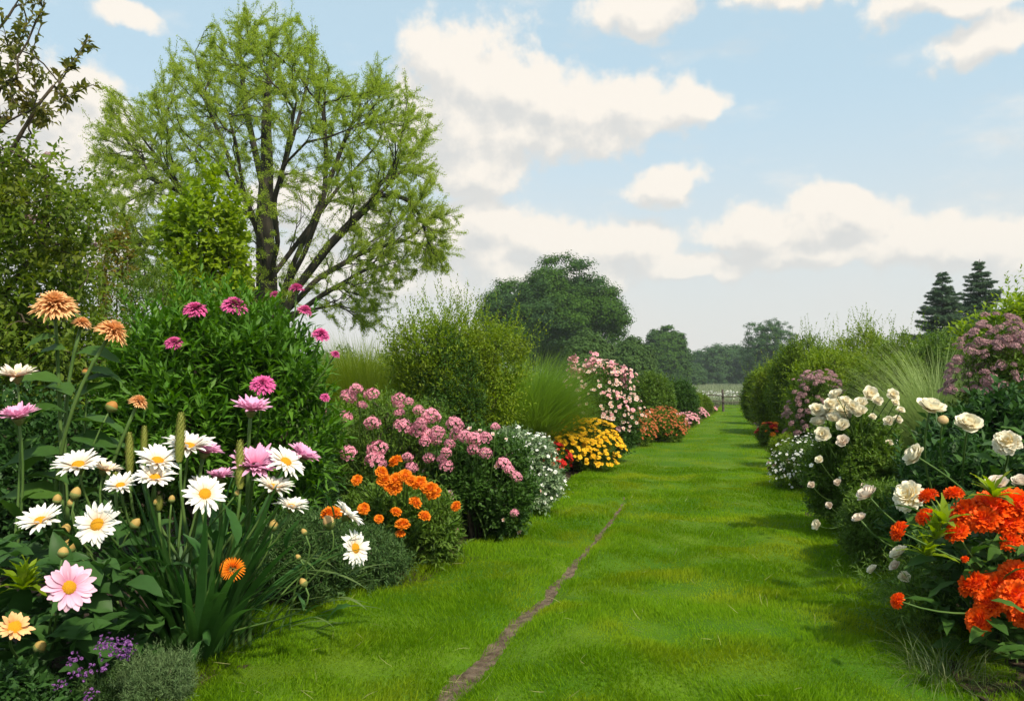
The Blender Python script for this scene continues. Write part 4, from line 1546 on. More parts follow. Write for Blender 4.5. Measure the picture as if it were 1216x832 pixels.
g.build("trunk", TWIG, root, True)
tips = np.where((w_ <= 3) & (par >= 0))[0]
hang = (A[tips] + c)[:, 2] < at(0, 182, 5.5)[2]
f, f2 = Geo(), Geo()
for ff, jj in ((f, tips[hang]), (f2, tips[~hang])):
    sprigs(ff, rng, A[par[jj]], norm(D[jj]), np.linalg.norm(A[jj] - A[par[jj]], axis=1) + 0.02, 3, leaf_tpl(0.25, 0.3, 0.25), 0.066, 0.8)
f2.build("leaves", leaf_mat("bronze_green_leaf", (0.075, 0.095, 0.016), (0.15, 0.15, 0.03), 0.42, 0.5, (0.16, 0.12, 0.03), 0.15), root)["label"] = "olive bronze leaves on the upper twigs"
j = tips[hang]
sprigs(f, rng, A[j] + rng.normal(size=(len(j), 3)) * 0.08, norm(D[j] + rng.normal(size=(len(j), 3)) * 0.5), 0.17, 8, OVATE, 0.058, 0.9)
f.build("crown", L_TREE, root)
for (px, py, w) in ((60, 185, 14), (38, 262, 22), (108, 290, 14)):
    v = CACHE.setdefault("mauve_head", [head_geo(np.random.default_rng(4), 60, 0.2).mesh("mauve_head", P_MAUVE, True)])
    o = link("flower_head", v[0], root)
    o.location = Vector(at(px, py, 5.2) - c)
    o.scale = (w * 5.2 / 2000, w * 5.2 / 2000, w * 5.2 / 2600)

shrub("golden_sapling", "yellow green broad leaved sapling in front of the big spring tree", "sapling", 242, 8.0, 62, 200, L_BRIGHT, 0.085, 520, 8, ROUND, lobes=16, vase=0.25, size=0.30, up=0.3, seed=3, bot=0.5, wisps=30, wisp_len=0.3)
shrub("bronze_sapling", "thin sapling with yellow and bronze top leaves between dark tree and big spring tree", "sapling", 136, 7.4, 26, 268, leaf_mat("bronze_leaf", (0.10, 0.12, 0.015), (0.20, 0.14, 0.02), 0.35), 0.06, 220, 8, OVATE, lobes=8, size=0.34, seed=4, bot=0.6, wisps=14, wisp_len=0.35)
shrub("green_bush", "fresh green bush behind the peach dahlias", "bush", 190, 6.8, 92, 316, L_MID, 0.06, 950, 9, LANCE, lobes=16, size=0.36, seed=5, wisps=20, wisp_len=0.25)
shrub("green_bush", "dull green bush at the left edge behind the tall dahlia stem", "bush", 60, 5.4, 112, 352, L_OLIVE, 0.05, 1100, 9, OVATE, lobes=14, size=0.4, seed=6, group=None)
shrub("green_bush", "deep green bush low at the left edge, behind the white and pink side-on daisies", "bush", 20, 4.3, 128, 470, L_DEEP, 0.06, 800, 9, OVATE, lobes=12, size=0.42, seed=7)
# pink dahlia bush
root, lb, rng = shrub("dahlia_bush", "tall bushy dark green dahlia with magenta pompon blooms", "dahlia", 265, 4.5, 136, 352, leaf_mat("dahlia_leaf", (0.050, 0.145, 0.010), (0.10, 0.22, 0.020), 0.30, 0.5, (0.07, 0.165, 0.018), 0.18), 0.098, 1300, 9, LANCE, shoot=0.20, lobes=20, size=0.34, seed=8, up=0.8, spread=0.75, wisps=46, wisp_len=0.2, depth=0.55)
put_list(root, 4.2, GP(265, 4.5), [(232, 369, 31, K_MAG, 25, 0), (278, 364, 34, K_MAG, 30, 10), (207, 408, 24, K_MAG, 30, 0, -0.1), (312, 457, 31, K_MAG, 42, 0, -0.35), (381, 398, 24, K_MAG, 32, 15), (352, 343, 20, K_MAG, 10, 0, 0.2),
                                   (362, 369, 20, K_MAG, 20, 20, 0.2), (327, 351, 16, K_MAG, 15, 0, 0.4), (398, 421, 14, K_MAG, 20, 30), (386, 472, 14, K_MAG, 40, 20)], rng, r0=0.006)
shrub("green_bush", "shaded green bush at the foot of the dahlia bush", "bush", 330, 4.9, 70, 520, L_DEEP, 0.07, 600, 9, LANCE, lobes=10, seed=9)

grass_mound("meadow_grass_clump", "hazy yellow green tall grass between dahlia bush and vase shaped bush", 436, 11.0, 52, 414, G_YEL, 9000, 3, 0.30, 0.004, 0.92, "tall grass", None, 0.35)
shrub("willow_bush", "vase shaped yellow green bush with a dark middle and wispy top shoots", "bush", 540, 8.0, 112, 372, L_YEL, 0.05, 2600, 11, leaf_tpl(0.18), lobes=26, size=0.34, vase=0.72, seed=10, up=0.9, wisps=170, wisp_len=0.42, rough=0.45)
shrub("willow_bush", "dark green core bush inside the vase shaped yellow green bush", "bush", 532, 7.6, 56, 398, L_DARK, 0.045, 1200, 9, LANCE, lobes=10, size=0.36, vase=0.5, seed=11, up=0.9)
grass_mound("fountain_grass", "soft green ornamental grass mound right of the vase shaped bush", 630, 9.0, 56, 432, G_GRN, 15000, 5, 0.62, 0.0024, 0.50, arch=0.75)
shrub("green_bush", "green bush filling behind the pink phlox", "bush", 440, 7.0, 60, 470, L_OLIVE, 0.05, 600, 9, OVATE, lobes=10, seed=12)

# pink phlox
HEADS = [head_geo(np.random.default_rng(40 + i), 64, 0.21, (0.85, 0.7, 0.95)[i]).mesh("phlox_head", P_PHLOX, True) for i in range(3)]
HEADR = [head_geo(np.random.default_rng(50 + i), 40, 0.26, 0.6).mesh("rose_head", P_ROSE, True) for i in range(2)]


def heads_at(root, items, d, rng, meshes, stem_base=None, name="flower_head", scale=1.0):
    loc = np.array(root.location)
    for (px, py, w) in items:
        dd = d + rng.uniform(-0.05, 0.05)
        p = at(px, py, dd)
        o = link(name, meshes[int(rng.integers(len(meshes)))], root)
        o.location = Vector(p - loc)
        R = w * dd / FPX / 2 * scale
        o.scale = (R, R, R)
        n = facing(px, py, dd, 22 + rng.uniform(-15, 15), rng.uniform(-20, 20))
        o.rotation_euler = Vector(n).to_track_quat("Z", "Y").to_euler()
        stem_to(root, loc + rng.normal(size=3) * np.array([0.12, 0.12, 0]), p, n, R, 0.004, 0.003)


root, lb, rng = shrub("phlox_bush", "tall phlox bush with round pink flower heads, beside the dark dahlia bush", "phlox", 462, 5.6, 98, 470, L_MID, 0.045, 1500, 10, LANCE, lobes=22, size=0.32, seed=13, up=0.8, depth=0.45)
heads_at(root, [(414, 471, 21), (423, 462, 15), (441, 468, 18), (430, 481, 13), (409, 495, 20), (442, 503, 19), (473, 473, 16), (473, 481, 14), (486, 477, 11), (474, 490, 13), (497, 487, 13), (512, 495, 22), (478, 507, 22), (497, 510, 22), (508, 516, 18), (520, 514, 18),
                (448, 533, 24), (446, 548, 25), (414, 538, 20), (509, 544, 14), (484, 543, 13), (489, 555, 16), (386, 471, 13), (384, 486, 11), (500, 502, 14), (505, 524, 15), (518, 524, 12)], 5.05, rng, HEADS)
root, lb, rng = shrub("phlox_bush", "lower phlox bush nearer the lawn with pink and blush flower heads", "phlox", 566, 5.25, 66, 512, L_DARK, 0.045, 1300, 10, OVATE, lobes=18, size=0.34, seed=14, up=0.7, depth=0.38)
heads_at(root, [(540, 504, 20), (543, 516, 18), (553, 519, 18), (564, 522, 20), (576, 520, 17), (562, 534, 15), (577, 538, 15), (530, 537, 13), (530, 553, 17), (598, 551, 17), (613, 566, 14), (540, 632, 12), (611, 609, 10), (588, 507, 11), (524, 545, 11), (534, 527, 13), (605, 558, 12)], 4.85, rng, HEADS)
sm_ = small_bloom("blush_bloom", petal_mat("blush_small", (0.66, 0.30, 0.30), (0.80, 0.60, 0.54)), 5, 0.45, 0.35)
P_, D_ = lobe_shoots(rng, lb, 90, 0.1, 0.95)
blooms(root, "flower", sm_, P_ + D_ * 0.03, D_ + np.array([0, -0.3, 0.3]), rng.uniform(0.011, 0.02, len(P_)), rng)
root, lb, rng = shrub("variegated_bush", "rounded bush of white edged leaves spilling over the lawn edge beside the pink phlox", "bush", 612, 6.1, 48, 514, L_VARI, 0.04, 1300, 10, OVATE, lobes=16, size=0.36, seed=15, up=0.35)
sm_ = small_bloom("white_bloom", petal_mat("white_small", (0.70, 0.74, 0.66), (0.82, 0.83, 0.80)), 5, 0.48, 0.25, True, PALEEYE)
dust(root, lb, rng, "flower", sm_, 1300, 0.007, 0.016, 0.03, 0.02, -0.4, 0.6)

# orange marigolds
root, lb, rng = shrub("marigold_bush", "marigold bush with bright orange ruffled flowers in front of the pink phlox", "marigold", 474, 4.5, 70, 572, L_MID, 0.055, 1100, 10, LANCE, lobes=16, size=0.36, seed=16, up=0.6, depth=0.3)
ml = [(470, 548, 17), (453, 561, 15), (456, 570, 18), (470, 570, 18), (481, 565, 16), (469, 580, 18), (498, 574, 19), (511, 581, 18), (516, 586, 18), (493, 597, 16), (504, 613, 15), (470, 608, 14), (478, 623, 18), (475, 634, 12), (450, 616, 11), (432, 604, 14), (424, 570, 13), (542, 601, 13), (462, 578, 15), (488, 571, 15)]
put_list(root, 4.08, GP(474, 4.5), [(x, y, w, K_ORNG, 22 + (i * 37) % 40, ((i * 53) % 60) - 30) for i, (x, y, w) in enumerate(ml)], rng, r0=0.004)
shrub("herb_mound", "low mound of fine grey green herb foliage spilling onto the lawn below the marigolds", "herb", 425, 4.0, 58, 624, L_HERB, 0.026, 1500, 12, LANCE, lobes=16, size=0.36, seed=17, up=0.5, depth=0.3, rough=0.45)
shrub("herb_mound", "fine leaved green herb beside the right hand daisies, nearer the iris leaves", "herb", 362, 3.7, 60, 600, L_HERB, 0.030, 900, 12, LANCE, lobes=12, size=0.36, seed=18, up=0.8, depth=0.3)

# ------------------------------------------------------------------ further along the left border
root, lb, rng = shrub("flowering_bush", "tall bush covered in small pale pink blossom behind the yellow flowers", "bush", 712, 10.0, 46, 432, L_DARK, 0.05, 1100, 9, OVATE, lobes=16, size=0.36, seed=19)
sm2 = small_bloom("rose_bloom", P_ROSE, 5, 0.5, 0.3, True, PALEEYE, 2)
dust(root, lb, rng, "flower", small_bloom("blush_bloom", None) + sm2, 1500, 0.014, 0.032, 0.07, 0.40, -0.5, 0.3)
for i, (px, py) in enumerate(((680, 428), (697, 434), (705, 424), (727, 436), (741, 440), (689, 445), (716, 442))):
    p = at(px, py, 9.9) - np.array(root.location)
    g = Geo()
    tube(g, bez(p * np.array([0.5, 0.5, 0.5]), p * np.array([0.8, 0.8, 0.75]), p - (0, 0, 0.15), p + (0, 0, 0.05), 8), 0.006, 5)
    g.build("stem", STEM, root)
    g = Geo()
    k = 46
    q = p + np.stack([rng.normal(size=k) * 0.022, rng.normal(size=k) * 0.022, rng.uniform(-0.20, 0.07, k)], -1)
    g.inst(floret_tpl(5, 0.5, 0.3), q, rotz_up(rdirs(rng, k), rng), rng.uniform(0.016, 0.03, k))
    g.build("flower_spike", P_ROSE, root)
root, lb, rng = shrub("coneflower_bush", "spreading bush crowded with golden yellow daisies", "yellow daisies", 672, 9.1, 56, 504, L_MID, 0.05, 900, 9, LANCE, lobes=14, size=0.36, seed=20)
ye = small_bloom("yellow_bloom", P_YEL, 9, 0.24, 0.12, True, DISC)
dust(root, lb, rng, "flower", ye, 3400, 0.019, 0.032, 0.10, 0.12, -0.2, 0.7)
root, lb, rng = shrub("red_flower_bush", "small plant with crimson flowers at the foot of the golden yellow daisies", "red flowers", 652, 8.5, 19, 532, L_DARK, 0.045, 260, 9, OVATE, lobes=6, seed=21)
cr = small_bloom("crimson_bloom", P_CRIM, 7, 0.4, 0.4, False, None, 2)
dust(root, lb, rng, "flower", cr, 200, 0.022, 0.036, 0.06, 0.06, -0.1, 0.5)
shrub("green_bush", "small dark round bush between golden daisies and the rust bushes", "bush", 716, 10.0, 20, 500, L_DARK, 0.05, 420, 9, OVATE, lobes=9, seed=22)
ru = small_bloom("rust_bloom", P_RUST, 6, 0.45, 0.4, True, RUSTEYE)
for (px, d, hw, top, lab, n) in ((752, 12.4, 22, 493, "rounded bush dusted with rust orange flowers, nearer of the pair", 330), (786, 13.2, 25, 489, "rounded bush dusted with rust orange flowers, farther and wider of the pair", 360)):
    root, lb, rng = shrub("heath_bush", lab, "bush", px, d, hw, top, L_OLIVE, 0.035, 1100, 9, OVATE, lobes=9, size=0.5, seed=23)
    dust(root, lb, rng, "flower", ru, n * 6, 0.010, 0.020, 0.06, 0.12, -0.1, 0.4)
for (px, d, hw, top, mat, lab) in (
        (770, 15.0, 30, 446, L_MID, "leafy green hedge bush behind the rust bushes"), (805, 18.0, 20, 453, L_DARK, "dark clipped hedge bush beyond the rust bushes"),
        (735, 15.5, 22, 455, L_OLIVE, "light green hedge bush behind the pale pink blossom bush"), (815, 21.5, 16, 464, L_OLIVE, "light hedge bush near the far end of the left border"),
        (831, 24.5, 12, 470, L_OLIVE, "last hedge bush of the left border beside the fence"), (690, 16, 34, 452, L_MID, "green hedge bush behind the ornamental grass and pink blossom"),
        (640, 17, 46, 446, L_MID, "green hedge bush behind the fountain grass mound"), (782, 24, 32, 458, L_YEL, "pale yellow green hedge far behind the clipped dark bush")):
    shrub("hedge_bush", lab, "hedge bush", px, d, hw, top, mat, 0.040 + d * 0.0012, 1300, 10, OVATE, lobes=12, size=0.46, seed=24, rough=0.35, group="hedge bushes of the left border", wisps=10 if d > 20 else 0, wisp_len=0.25)
for (px, d, hw, top, lab) in ((804, 16.5, 9, 492, "small bush of pale pink flowers at the foot of the dark clipped hedge"), (818, 17.5, 8, 492, "small pinkish flower bush against the light hedge"), (831, 21, 7, 487, "small salmon flower bush, third along the far hedge"), (843, 25.5, 6, 484, "tiny flower bush closing the left border")):
    root, lb, rng = shrub("edging_bush", lab, "flower bush", px, d, hw, top, L_OLIVE, 0.05, 150, 8, OVATE, lobes=5, seed=25, stems=False, group="flower bushes edging the far left border")
    dust(root, lb, rng, "flower", sm2, 220, 0.018, 0.032, 0.05, 0.04, -0.2, 0.4, 60)

# ------------------------------------------------------------------ left foreground
# iris leaves and their green spikes
d = 2.95
c = GP(238, d)
root = empty("iris_clump", c)
tag(root, "clump of long sword shaped iris leaves with green bud spikes among the daisies", "iris")
rng = np.random.default_rng(61)
g = Geo()
for k, (n, b) in enumerate(((46, 0.25), (46, 0.55), (40, 0.8), (6, 1.1))):
    a = rng.uniform(0, 2 * PI, n)
    ln = np.abs(rng.normal(size=n)) * 0.24 + 0.08 + 0.07 * k
    rr = 0.09 * np.sqrt(rng.uniform(0, 1, n))
    dirs = np.stack([np.cos(a) * np.sin(ln) * 1.15, np.sin(a) * np.sin(ln) * 0.8, np.cos(ln)], -1)
    upv = np.stack([-np.cos(a), -np.sin(a), 0.3 + 0 * a], -1) + rng.normal(size=(n, 3)) * 0.25
    L = rng.uniform(0.40, 0.72, n) * (1 + 0.1 * b)
    g.inst(strip_tpl(1.0, 9, b, 0.9, 0.0), np.stack([np.cos(a) * rr, np.sin(a) * rr, 0.02 + 0 * a], -1), frames(norm(dirs), upv), np.stack([rng.uniform(0.006, 0.016, n), L, L], -1))
g.build("blades", L_IRIS, root)
SPK = []
for i in range(2):
    g = Geo()
    r = np.random.default_rng(90 + i)
    lathe(g, [(0.12, -1.0), (0.16, -0.9), (0.19, -0.5), (0.20, 0.0), (0.17, 0.5), (0.11, 0.85), (0.02, 1.0)], 9)
    n = 150
    zz = np.linspace(-0.95, 0.92, n)
    ph = np.arange(n) * 2.39996
    rad = np.interp(zz, [-1, -0.5, 0, 0.5, 0.85, 1], [0.13, 0.19, 0.2, 0.17, 0.11, 0.02])
    p = np.stack([rad * np.cos(ph), rad * np.sin(ph), zz], -1)
    g.inst(leaf_tpl(0.35, 0.5, -0.2), p, frames(np.stack([np.cos(ph) * 0.35, np.sin(ph) * 0.35, 1 + 0 * ph], -1), np.stack([np.cos(ph), np.sin(ph), 0 * ph], -1)), r.uniform(0.11, 0.16, n))
    SPK.append(g.mesh("spike", leaf_mat("spike_green", (0.17, 0.22, 0.03), (0.30, 0.30, 0.07), 0.2), True))
for (px, py0, py1, dd) in ((154, 513, 563, 2.9), (171, 505, 546, 2.95), (214, 489, 548, 2.85), (285, 522, 580, 2.8), (137, 560, 582, 2.85), (189, 588, 606, 2.8)):
    p0, p1 = at(px, py1, dd), at(px, py0, dd)
    o = link("bud_spike", SPK[px % 2], root)
    o.location = Vector((p0 + p1) / 2 - c)
    L = np.linalg.norm(p1 - p0) / 2
    w = max(L * 0.85, 0.05)
    o.scale = (w, w, L)
    o.rotation_euler = (0, 0.12 if px == 285 else 0.03, px)
    stem_to(root, c + rng.normal(size=3) * np.array([0.04, 0.04, 0]), p0, np.array([0, 0, 1.0]), 0.02, 0.006, 0.005)

# white daisies
d = 2.85
c = GP(205, 2.95)
root = empty("daisy_plant", c)
tag(root, "clump of large white daisies with yellow eyes above the iris leaves", "daisies")
rng = np.random.default_rng(62)
put_list(root, d, c, [(93, 553, 62, K_DAISY, 24, -8), (187, 548, 58, K_DAISY, 30, 8), (224, 531, 62, K_DAISY, 20, 5, 0.1), (184, 568, 54, K_DAISY, 28, 0, -0.05), (143, 577, 44, K_DAISY, 25, -6, -0.05), (243, 587, 56, K_FLAT, 52, 12, -0.1),
                      (116, 623, 60, K_FLAT, 58, -22, -0.2), (48, 619, 56, K_DAISY, 26, -14, -0.15), (339, 549, 52, K_FLAT, 36, 26), (324, 579, 52, K_DAISY, 14, 16, -0.05), (346, 602, 44, K_DAISY, 12, 12, -0.05)], rng, r0=0.006, bow=0.3)
put_list(root, d, c, [(124, 558, 44, K_CREAM, 8, 14, 0.05), (236, 572, 30, K_DAISY, 14, 0, 0.15)], rng, r0=0.006)
for (px, py, w) in ((78, 628, 15), (82, 648, 20), (161, 621, 15), (325, 623, 14), (360, 691, 12), (361, 631, 9), (354, 661, 8), (68, 592, 13), (90, 585, 16), (84, 597, 11), (186, 596, 10), (204, 592, 10), (282, 585, 9)):
    bud(root, c + rng.normal(size=3) * np.array([0.08, 0.08, 0]), at(px, py, d - 0.05), w * d / 2700, BUDM, rng, 1.2)
put_list(root, 2.75, c, [(276, 677, 31, K_SPIKY, 34, 5)], rng, r0=0.005, leaves=3, lm_=L_IRIS, leafL=0.07)
lg = Geo()
n = 70
pz = rng.uniform(0.1, 0.5, n)
pp = np.stack([rng.normal(size=n) * 0.22, rng.normal(size=n) * 0.14, pz], -1)
lg.inst(LONGLEAF, pp, frames(norm(rdirs(rng, n) * np.array([1, 1, 0.3]) + np.array([0, 0, 0.6])), np.tile([0, 0, 1.0], (n, 1)) + rng.normal(size=(n, 3)) * 0.3), rng.uniform(0.08, 0.17, n))
lg.build("leaves", L_IRIS, root)

# pink asters
root = empty("aster_plant", GP(272, 3.05))
c = np.array(root.location)
tag(root, "pink full petalled asters on thick green stalks among the white daisies", "asters")
rng = np.random.default_rng(63)
put_list(root, 2.95, c, [(298, 487, 54, K_PINK, 14, 4), (303, 553, 66, K_PINK, 34, 8, -0.1), (243, 537, 48, K_PINK, 12, 14, 0.05), (262, 567, 38, K_PINK, 6, 0, 0.0), (359, 542, 46, K_PINK, 16, 28)], rng, r0=0.009, bow=0.3)

# two white daisies leaning out over the herb mound
root = empty("daisy_plant", GP(318, 3.2))
c = np.array(root.location)
tag(root, "pair of white daisies leaning right on long stalks over the herb mound", "daisies")
rng = np.random.default_rng(64)
put_list(root, 3.15, c, [(412, 612, 48, K_DAISY, 6, 42), (421, 651, 48, K_FLAT, 64, 40)], rng, r0=0.004, bow=0.45)
put_list(root, 3.25, c, [(394, 612, 26, K_ORNG, 8, 0)], rng, r0=0.004)
bud(root, c, at(390, 619, 3.1), 0.022, petal_mat("bud_cream", (0.70, 0.45, 0.20), (0.78, 0.62, 0.38)), rng, 1.1)
g = Geo()
n = 34
pos = np.stack([rng.uniform(-0.12, 0.3, n), rng.normal(size=n) * 0.1, rng.uniform(0.05, 0.38, n)], -1)
dr = norm(np.stack([0.9 + 0 * pz[:34], rng.normal(size=n) * 0.4, rng.uniform(0.1, 0.8, n)], -1))
g.inst(strip_tpl(0.035, 6, 0.7), pos, frames(dr, np.tile([0, 0, 1.0], (n, 1))), rng.uniform(0.12, 0.3, n))
g.build("leaves", leaf_mat("fine_blade", (0.07, 0.13, 0.03), (0.13, 0.19, 0.05), 0.3), root)

# tall peach dahlia
root = empty("dahlia_plant", GP(82, 3.1))
c = np.array(root.location)
tag(root, "tall peach dahlia with broad leaves on a straight stalk in front of the dark bushes", "dahlia")
rng = np.random.default_rng(65)
put_list(root, 3.0, c, [(65, 366, 58, K_PEACH, 20, -4), (132, 396, 46, K_PEACH, 12, 30, -0.05), (97, 385, 25, K_PEACH, 8, 14, 0.1), (164, 478, 26, K_PEACH, 8, 22)], rng, r0=0.009, bow=0.35)
for (px, py, w) in ((103, 441, 15), (133, 482, 20)):
    bud(root, c, at(px, py, 3.0), w * 3.0 / 2900, petal_mat("bud_peach", (0.50, 0.24, 0.06), (0.66, 0.36, 0.12)), rng, 0.9)
lv = Geo()
leafs = [(85, 470, -1, 0.20, 0.1), (85, 500, 1, 0.21, -0.25), (80, 490, -1, 0.20, -0.1), (90, 462, 1, 0.16, 0.3), (75, 455, -1, 0.17, 0.0), (84, 520, 1, 0.2, -0.35), (80, 540, -1, 0.22, -0.2), (90, 420, 1, 0.17, -0.2), (78, 415, -1, 0.15, -0.3), (70, 400, -1, 0.12, -0.5),
         (84, 560, 1, 0.2, 0.0), (82, 575, -1, 0.2, 0.1), (60, 545, -1, 0.18, -0.4), (100, 440, 1, 0.14, -0.4), (92, 535, 1, 0.22, -0.1), (75, 590, -1, 0.22, 0.0), (95, 590, 1, 0.22, 0.1), (85, 480, 1, 0.17, 0.5)]
P0 = np.array([at(x, y, 3.0) - c for x, y, *_ in leafs])
dr = np.array([RIGHT * s - FWD * rng.uniform(-0.5, 0.8) + np.array([0, 0, 1.0]) * e for _, _, s, _, e in leafs])
lv.inst(BROAD, P0, frames(norm(dr), np.tile([0, 0, 1.0], (len(leafs), 1)) - FWD * 0.3 + rng.normal(size=(len(leafs), 3)) * 0.2), np.array([q[3] for q in leafs]))
lv.build("leaves", L_DARK, root, True)

# side-on blooms at the picture's left edge
root = empty("daisy_plant", GP(20, 2.95))
c = np.array(root.location)
tag(root, "white daisy and pink daisy seen from the side, left of the peach dahlia stalk", "daisies")
rng = np.random.default_rng(66)
put_list(root, 2.85, c, [(20, 447, 54, K_CREAM, 12, -6), (22, 496, 56, K_PINK, 10, -8, -0.05)], rng, r0=0.006, leaves=4, lm_=L_DARK, leafL=0.13)

# leafy plant low in the corner
root = empty("leafy_plant", GP(60, 2.65))
c = np.array(root.location)
tag(root, "dark broad leaved plant in the corner below the white daisies, one flat pink daisy", "leafy plant")
rng = np.random.default_rng(67)
n = 520
pp = np.stack([rng.uniform(-0.30, 0.32, n), rng.normal(size=n) * 0.20, rng.uniform(0.03, 0.52, n)], -1)
pp = pp + RIGHT * 0
keep = (pp[:, 1] > -0.12 - 0.1 * rng.uniform(0, 1, n)) & (pp[:, 2] < 0.50 - 0.5 * np.clip(pp[:, 0] - 0.12, 0, 1))
pp = pp[keep]
n = len(pp)
lv = Geo()
dr = norm(rdirs(rng, n) * np.array([1, 1, 0.3]) - FWD * 0.35 + np.array([0, 0, 0.15]))
lv.inst(BROAD, pp, frames(dr, np.tile([0, 0, 1.0], (n, 1)) - FWD * 0.25 + rng.normal(size=(n, 3)) * 0.25), rng.uniform(0.06, 0.15, n))
lv.build("leaves", L_DEEP, root, True)
put_list(root, 2.30, c, [(82, 697, 61, K_PALE, 74, 6), ], rng, r0=0.005)
put_list(root, 2.26, c, [(17, 745, 42, ("apricot_daisy", lambda r: fl_daisy(r, 12, 0.12, 0.35, 2, 0.42, -0.1, P_PEACH)), 50, 10)], rng, r0=0.005)
for (px, py, w) in ((48, 767, 14), (75, 655, 12)):
    bud(root, c, at(px, py, 2.45), w * 2.45 / 2000, BUDM, rng, 1.0)
g = Geo()
p = at(28, 700, 2.5) - c
n = 40
dr = norm(rdirs(rng, n) + np.array([0, 0, 0.8]))
g.inst(LONGLEAF, np.tile(p, (n, 1)), frames(dr, np.tile([0, 0, 1.0], (n, 1))), rng.uniform(0.05, 0.11, n))
g.build("leaf_rosette", L_BRIGHT, root)

# low edging plants in the front corner
pu = small_bloom("purple_bloom", P_PURP, 6, 0.4, 0.5, False, None, 2)
root, lb, rng = shrub("lavender_plant", "low plant with small purple flower tufts beside the iris leaves, at the lower edge", "lavender", 128, 2.58, 62, 786, L_HERB, 0.020, 800, 12, SLIM, lobes=10, size=0.4, seed=31, up=1.0, depth=0.12, rough=0.45, wisps=40, wisp_len=0.05)
loc = np.array(root.location)
q, nn = [], []
for (px, py) in ((150, 775), (128, 768), (85, 787), (136, 782), (118, 800), (72, 820), (146, 784), (108, 830), (95, 805), (122, 776), (140, 770), (156, 770)):
    p = at(px, py - 6, 2.36) - loc
    k = 16
    q.append(p + rng.normal(size=(k, 3)) * np.array([0.012, 0.012, 0.010]))
    nn.append(norm(rdirs(rng, k) + np.array([0, -0.3, 0.8])))
q, nn = np.concatenate(q), np.concatenate(nn)
blooms(root, "flower", pu, q, nn, rng.uniform(0.0035, 0.006, len(q)), rng)
shrub("herb_plant", "low silvery green feathery herb at the lower edge, right of the purple flowers", "herb", 192, 2.56, 42, 778, L_SILVER, 0.020, 1000, 13, SLIM, lobes=12, size=0.4, seed=32, up=1.0, depth=0.12, wisps=60, wisp_len=0.06, rough=0.45)
shrub("herb_plant", "dark low creeping foliage in the very corner below the orange daisy", "herb", 25, 2.4, 60, 800, L_DEEP, 0.04, 400, 9, OVATE, lobes=8, seed=33, depth=0.15)

# ------------------------------------------------------------------ right border, from the back forwards
CONM = leaf_mat("needle_blue", (0.050, 0.105, 0.045), (0.090, 0.155, 0.070), 0.12, 0.6, (0.035, 0.075, 0.045))
conifer("spruce_tree", "shorter dark spruce, left of the pair above the right border", 1121, 40, 322, 62, CONM, "spruce pair")
conifer("spruce_tree", "taller dark spruce, right of the pair above the right border", 1166, 41, 307, 62, CONM, "spruce pair")
for (px, d, hw, top, mat, lab, wsp) in (
        (897, 22.0, 13, 450, L_OLIVE, "farthest olive hedge bush at the end of the right border", 10), (905, 18.5, 20, 440, L_OLIVE, "olive hedge bush, second from the far end of the right border", 12), (925, 15.5, 30, 430, L_YEL, "yellow green hedge bush left of the mauve flowers", 16),
        (958, 14.5, 40, 404, L_OLIVE, "olive bush with loose top shoots behind the mauve flower bush", 30), (1026, 13.0, 48, 388, L_YEL, "tallest yellow green bush with open airy twigs at the top", 44), (1078, 11.5, 46, 400, L_OLIVE, "olive bush with reddish top between tallest bush and the pale grass", 20),
        (990, 11.5, 50, 414, L_YEL, "yellow green bush behind the white roses", 18), (1120, 10.5, 50, 400, L_MID, "green bush below the spruce pair", 10), (1180, 9.0, 60, 395, L_MID, "green bush behind the mauve flower heads at right", 10), (1062, 8.6, 52, 424, L_OLIVE, "green bush just behind the pale grass fountain", 8)):
    shrub("hedge_bush", lab, "hedge bush", px, d, hw, top, mat, 0.036 + d * 0.0012, 1900, 10, OVATE, lobes=18, size=0.42, seed=41, rough=0.4, group="hedge bushes of the right border", wisps=wsp, wisp_len=0.45, up=0.7)
shrub("young_maple", "light green leafy branches reaching in at the right edge beside the spruces", "small tree", 1232, 8.0, 74, 352, L_BRIGHT, 0.075, 520, 8, OVATE, lobes=12, size=0.36, seed=42, bot=1.1, wisps=24, wisp_len=0.4, up=0.2)
MV = [head_geo(np.random.default_rng(70 + i), 26, 0.30, 0.5, 0.0).mesh("mauve_head", P_MAUVE, True) for i in range(2)]


def mauve(px, d, hw, top, lab, n, R, seed, sel_z, mat=L_MID, lobes=14, limit=100):
    root, lb, rng = shrub("joe_pye_bush", lab, "mauve flowers", px, d, hw, top, mat, 0.055, 800, 9, LANCE, lobes=lobes, size=0.38, seed=seed)
    dust(root, lb, rng, "flower_head", MV, n, R * 0.6, R * 1.3, 0.08, sel_z, -0.4, 0.8, limit)


